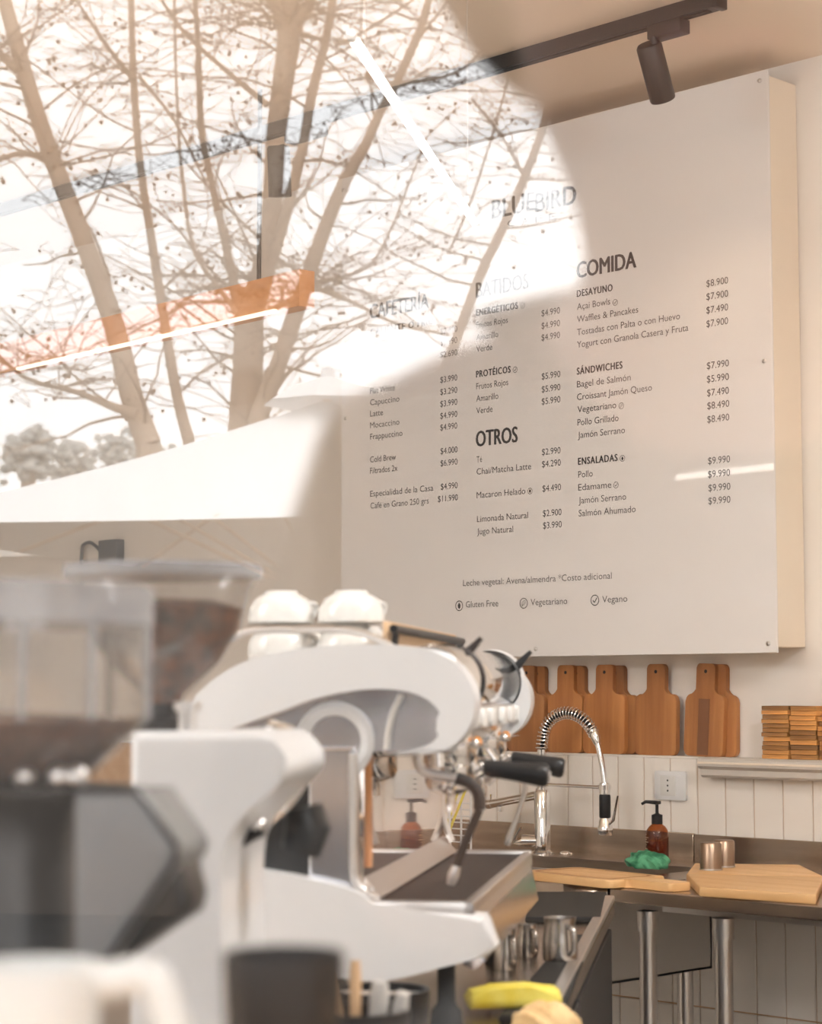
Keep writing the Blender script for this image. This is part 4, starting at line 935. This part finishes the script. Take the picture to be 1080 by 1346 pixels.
tree('slender bare tree rising between the two thick trunks in the glass reflection', [
    ([(170, -110), (172, 0), (175, 100), (183, 210), (198, 310), (215, 420), (232, 520), (248, 580)], [3, 4.5, 5, 5.5, 6, 7, 7.5, 9]),
    ([(230, -60), (229, 30), (233, 150), (240, 240), (255, 330), (300, 395), (310, 412)], [1.6, 2, 2.2, 2.6, 3, 3.4, 4]),
    ([(100, 0), (140, 60), (175, 105)], [2, 3, 4]), ([(270, 240), (230, 160), (182, 100)], [1.5, 2.2, 3])], 13.2, 11, 12, 1.5)
tree('large many-stemmed bare tree in the centre of the glass reflection', [
    ([(330, 380), (326, 420), (326, 470), (322, 520), (320, 580)], [20, 21, 21, 21, 24]),
    ([(384, -110), (381, 0), (378, 60), (371, 110), (362, 180), (358, 250), (353, 320), (340, 375), (328, 410)], [12, 14, 16, 15, 14, 14, 14, 17, 20]),
    ([(340, -60), (352, -10), (366, 12), (376, 40)], [6, 8, 9, 11]), ([(430, -60), (410, -5), (396, 20), (384, 45)], [5, 7, 8, 10]),
    ([(253, -110), (256, 0), (261, 80), (264, 170), (280, 250), (298, 330), (310, 385), (322, 420)], [2.5, 3.5, 4, 5, 5, 6, 7, 8]),
    ([(452, -110), (437, 0), (426, 60), (410, 120), (398, 190), (382, 255), (364, 320), (345, 380)], [4, 5.5, 6, 7, 7, 8, 8, 10]),
    ([(575, -60), (558, 20), (540, 65), (519, 112), (500, 145), (480, 190), (458, 228), (430, 290), (402, 370), (385, 420), (365, 480), (335, 560)], [4, 5.5, 6, 6, 6, 7, 8.5, 9.5, 11, 12, 12, 14]),
    ([(640, 60), (600, 95), (540, 108), (505, 118)], [1.6, 2, 2.5, 4]), ([(560, 180), (500, 330), (455, 362), (405, 372)], [1.5, 2, 3, 4]),
    ([(440, 60), (480, 40), (530, 8), (600, -40)], [3, 2.5, 2, 1.5]),
    ([(200, -20), (240, 40), (300, 95), (352, 138)], [2, 3, 3.5, 5]), ([(350, 410), (385, 392), (420, 370)], [5, 4, 3]),
    ([(420, 380), (470, 400), (520, 425), (590, 440)], [4, 3, 2.5, 2])], 14.0, 23, 15, 1.6)
tree('faint thin bare stem reflected over the word on the right of the bright glass', [
    ([(790, -60), (740, 90), (700, 205), (660, 300), (625, 375), (560, 560)], [4, 5, 6, 6.5, 7, 8]),
    ([(620, 130), (660, 180), (690, 235)], [2, 2, 3]), ([(590, 330), (620, 260), (655, 150), (680, 60)], [2, 2, 1.8, 1.5])], 15.0, 31, 14, 1.5)

# white patio umbrella
ub = 10.4; zE, zA = 2.10, 2.84
ap = MIR(430, 530, ub); hw_ = 1.72
um = thing('patio_umbrella', 'wide white patio umbrella reflected low in the glass', 'umbrella', (ap.x, ap.y, -.02), bar=True)
rot = math.radians(6)
cn = [Vector((ap.x+hw_*1.02*(math.cos(rot)*a-math.sin(rot)*c), ap.y+hw_*(math.sin(rot)*a+math.cos(rot)*c), zE)) for a, c in ((-1, -1), (1, -1), (1, 1), (-1, 1))]
cmb = MB(); apx = Vector((ap.x, ap.y, zA)); nseg = 10
for side in range(4):
    A, B_ = cn[side], cn[(side+1) % 4]; grid = []
    for i in range(nseg+1):
        row = []
        for j in range(nseg+1):
            f = i/nseg; e = A.lerp(B_, j/nseg); p = apx.lerp(e, f); p.z -= .05*math.sin(PI*f)*1.0 + .05*math.sin(PI*j/nseg)*f*.4
            row.append(cmb.bm.verts.new(p))
        grid.append(row)
    for i in range(nseg):
        for j in range(nseg):
            vs = [grid[i][j], grid[i][j+1], grid[i+1][j+1], grid[i+1][j]]
            cmb.bm.faces.new(vs)
bmesh.ops.remove_doubles(cmb.bm, verts=cmb.bm.verts, dist=.0005)
rsol = bmesh.ops.solidify(cmb.bm, geom=list(cmb.bm.faces), thickness=.004)
part('canopy', cmb, M_canvas, um, 50)
part('canopy_cap', MB().lathe((ap.x, ap.y, 0), [(.34, zA-.02), (.22, zA+.06), (.04, zA+.12), (.03, zA+.17), (.001, zA+.18)], 8, cap=False), M_canvas, um)
part('umbrella_pole', MB().cyl((ap.x, ap.y, 0), (ap.x, ap.y, zA), .026, n=14), M_pole, um)
hub = Vector((ap.x, ap.y, 1.78)); part('hub', MB().lathe((ap.x, ap.y, 1.75), [(.05, 0), (.06, .02), (.05, .07)], 16), M_pole, um)
for k in range(8):
    e = cn[k//2] if k % 2 == 0 else (cn[k//2]+cn[(k//2+1) % 4])/2
    p_out = apx.lerp(e, .98)-Vector((0, 0, .03)); rb = part('rib', MB().tube([apx-Vector((0, 0, .06)), apx.lerp(e, .5)-Vector((0, 0, .10)), p_out], .013, 6), M_pole, um)
    part('strut', MB().tube([hub, apx.lerp(e, .55)-Vector((0, 0, .11))], .012, 6), M_pole, rb)
part('umbrella_base', MB().lathe((ap.x, ap.y, -.019), [(.3, 0), (.3, .06), (.06, .08), (.05, .3)], 24), M_dgrey, um)
# added wall behind the umbrella, keeps sky and trunks out of the reflection
gw = -11.55
bl_ = thing('blocking_wall', 'added plain wall across the pavement, blocking sky and trunks below the reflected umbrella', 'wall', (-3, gw, -.02), bar=True)
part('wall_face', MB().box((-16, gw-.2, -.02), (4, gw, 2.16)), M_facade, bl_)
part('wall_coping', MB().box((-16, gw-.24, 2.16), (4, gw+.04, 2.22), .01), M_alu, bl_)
# distant trees
rnd = random.Random(4)
for k, (px, top_, wdt, lab) in enumerate(((-60, 575, 120, 'blurred grey-green tree at the far left edge behind the umbrella'), (38, 570, 80, 'rounded grey tree, far left horizon of the reflection'), (95, 590, 70, 'low grey-green bush between the two rounded far trees'), (155, 578, 60, 'rounded grey tree far behind the leaning trunk'), (215, 600, 70, 'low far bush behind the slender tree base'))):
    bD = 34+k; c = MIR(px, top_, bD); r_ = wdt/2*bD/2700; t = thing('distant_tree', lab, 'tree', (c.x, c.y, -.02), bar=True)
    m = MB()
    for q in range(150):
        a, v_ = rnd.uniform(0, 2*PI), rnd.uniform(0, 1); zz = c.z-r_*1.0*(.1+v_*1.5)
        m.ico((c.x+math.cos(a)*r_*rnd.uniform(0, .95), c.y+math.sin(a)*r_*rnd.uniform(0, .95), zz+rnd.uniform(-.1, .25)), rnd.uniform(.10, .26)*r_, 1, (1, 1, .8))
    part('foliage', m, M_hazed_leaf, t, 0, kind='stuff'); part('trunk', MB().cyl((c.x, c.y, -.02), (c.x, c.y, c.z-r_), .14, n=8), M_bark, t)

# ================================================================== THE PHOTOGRAPHER, mirrored as a dark shape
def skinned(name, verts, edges, radii, root, mat, parent, sub=2):
    me = bpy.data.meshes.new(name); me.from_pydata([Vector(v)-ORG[parent.name] for v in verts], edges, []); o = bpy.data.objects.new(name, me); COL.objects.link(o)
    md = o.modifiers.new('skin', 'SKIN'); md.use_smooth_shade = True
    for i, r in enumerate(radii):
        sv = me.skin_vertices[0].data[i]; sv.radius = (r, r) if not hasattr(r, '__len__') else r; sv.use_root = (i == root)
    sb = o.modifiers.new('sub', 'SUBSURF'); sb.levels = sub; sb.render_levels = sub
    dg = bpy.context.evaluated_depsgraph_get(); nm = bpy.data.meshes.new_from_object(o.evaluated_get(dg)); bpy.data.objects.remove(o)
    nm.materials.clear(); nm.materials.append(mat)
    for p in nm.polygons: p.use_smooth = True
    ob = bpy.data.objects.new(name, nm); COL.objects.link(ob); ob.parent = parent; ORG[ob.name] = ORG[parent.name]; return ob
pe = thing('person', 'person in dark jacket holding a camera up, dark reflection over the menu board', 'person', (.02, -.30, -.02), bar=True)
V = []; Ed = []; R2 = []
def vtx(p, r, to=None):
    V.append(p); R2.append(r); i = len(V)-1
    if to is not None: Ed.append((to, i))
    return i
pel = vtx((.02, -.36, .93), .14); sp1 = vtx((.02, -.37, 1.12), .13, pel); sp2 = vtx((.015, -.35, 1.32), .145, sp1); ch = vtx((.01, -.33, 1.45), .11, sp2)
nk = vtx((.008, -.28, 1.535), .052, ch); hd0 = vtx((-.014, -.235, 1.60), .075, nk); hd1 = vtx((-.014, -.235, 1.69), .092, hd0); hd2 = vtx((-.014, -.245, 1.75), .07, hd1)
for sg in (-1, 1):
    sh1 = vtx((.01+sg*.155, -.33, 1.44), .062, ch); el = vtx((.01+sg*.215, -.27, 1.20), .045, sh1); wr = vtx((.01+sg*.10, -.10, 1.285), .028, el)
    pm = vtx((.005+sg*.075, -.075, 1.32), .026, wr)
    for f in range(4):
        zf = 1.31+f*.019; k1 = vtx((.005+sg*.078, -.052, zf+.006), .0095, pm); k2 = vtx((.005+sg*.072, -.030, zf+.004), .0088, k1); vtx((.005+sg*.050, -.022, zf+.002), .008, k2)
    th = vtx((.005+sg*.06, -.095, 1.315), .011, pm); vtx((.005+sg*.035, -.11, 1.33), .0095, th)
    hp1 = vtx((.02+sg*.09, -.36, .86), .095, pel); kn = vtx((.02+sg*.11, -.34, .47), .06, hp1); an_ = vtx((.02+sg*.12, -.37, .09), .038, kn); vtx((.02+sg*.13, -.26, .03), .034, an_)
skinned('body', V, Ed, R2, 0, M_skin, pe)
V = []; Ed = []; R2 = []
for sg in (-1, 1):
    n0 = len(V); pm = vtx((.01+sg*.10, -.105, 1.284), .034); pm = vtx((.005+sg*.076, -.075, 1.32), .030, pm)
    for f in range(4):
        zf = 1.31+f*.019; k1 = vtx((.005+sg*.078, -.052, zf+.006), .0115, pm); k2 = vtx((.005+sg*.072, -.030, zf+.004), .0108, k1); vtx((.005+sg*.049, -.021, zf+.002), .0098, k2)
    th = vtx((.005+sg*.06, -.095, 1.315), .0135, pm); vtx((.005+sg*.035, -.11, 1.33), .0115, th)
    skinned('dark_hand_cover', V[n0:], [(a-n0, b-n0) for a, b in Ed if a >= n0], R2[n0:], 0, M_jacket, pe)  # dark layer added over the hands so bright skin is not mirrored
V = []; Ed = []; R2 = []
pel = vtx((.02, -.36, .88), .165); s1_ = vtx((.02, -.37, 1.12), .152, pel); s2_ = vtx((.015, -.35, 1.32), .165, s1_); c_ = vtx((.01, -.33, 1.455), .118, s2_); vtx((.008, -.295, 1.512), .075, c_)
for sg in (-1, 1):
    a_ = vtx((.01+sg*.155, -.33, 1.435), .072, c_); e_ = vtx((.01+sg*.215, -.27, 1.20), .060, a_); vtx((.01+sg*.115, -.118, 1.278), .040, e_)
skinned('jacket', V, Ed, R2, 0, M_jacket, pe)
V = []; Ed = []; R2 = []
pel = vtx((.02, -.36, .92), .15)
for sg in (-1, 1):
    a_ = vtx((.02+sg*.09, -.36, .86), .108, pel); e_ = vtx((.02+sg*.11, -.34, .47), .074, a_); vtx((.02+sg*.12, -.37, .10), .052, e_)
skinned('trousers', V, Ed, R2, 0, M_jeans, pe)
hm = MB().ico((-.020, -.262, 1.715), .118, 3, (1, .92, 1.06)); 
for v in hm.bm.verts:
    if v.co.y > -.215 and v.co.z < 1.75: v.co.y = -.215-(.01)
part('hair', hm, M_hair, pe, 60)
fm = MB()
for sg in (-1, 1): fm.ico((.006+sg*.032, -.148, 1.675), .010, 2)
part('eye', fm, M_cup, pe, 60)
part('nose', MB().tube([(.006, -.142, 1.675), (.006, -.128, 1.645), (.006, -.142, 1.635)], [.008, .013, .010], 10), M_skin, pe, 60)
part('mouth', MB().tube([(-.018, -.150, 1.60), (.006, -.144, 1.597), (.03, -.150, 1.60)], [.004, .006, .004], 8), P('lips', (.35, .12, .10), .5), pe, 60)
for sg in (-1, 1):
    part('shoe', MB().ico((.02+sg*.13, -.30, .02), .05, 2, (.9, 2.5, .8)), M_black, pe, 60)
cm = thing('photo_camera', 'black photo camera held in the dark figure\'s two hands', 'camera', (0, -.07, 1.34), bar=True)
part('camera_body', MB().box((-.066, -.075, 1.297), (.066, -.032, 1.385), .008, 3), M_black, cm)
part('lens_barrel', MB().lathe((0, 0, EYE), [(.034, -.034), (.036, -.03), (.036, -.008), (.033, -.004), (.030, -.004), (.028, -.012), (.001, -.013)], 32, 'Y', False), M_black, cm)
part('viewfinder_hump', MB().prism([(-.03, 1.384), (.03, 1.384), (.018, 1.405), (-.018, 1.405)], -.072, -.036, 'XZ', .003), M_black, cm)

bpy.context.view_layer.update()
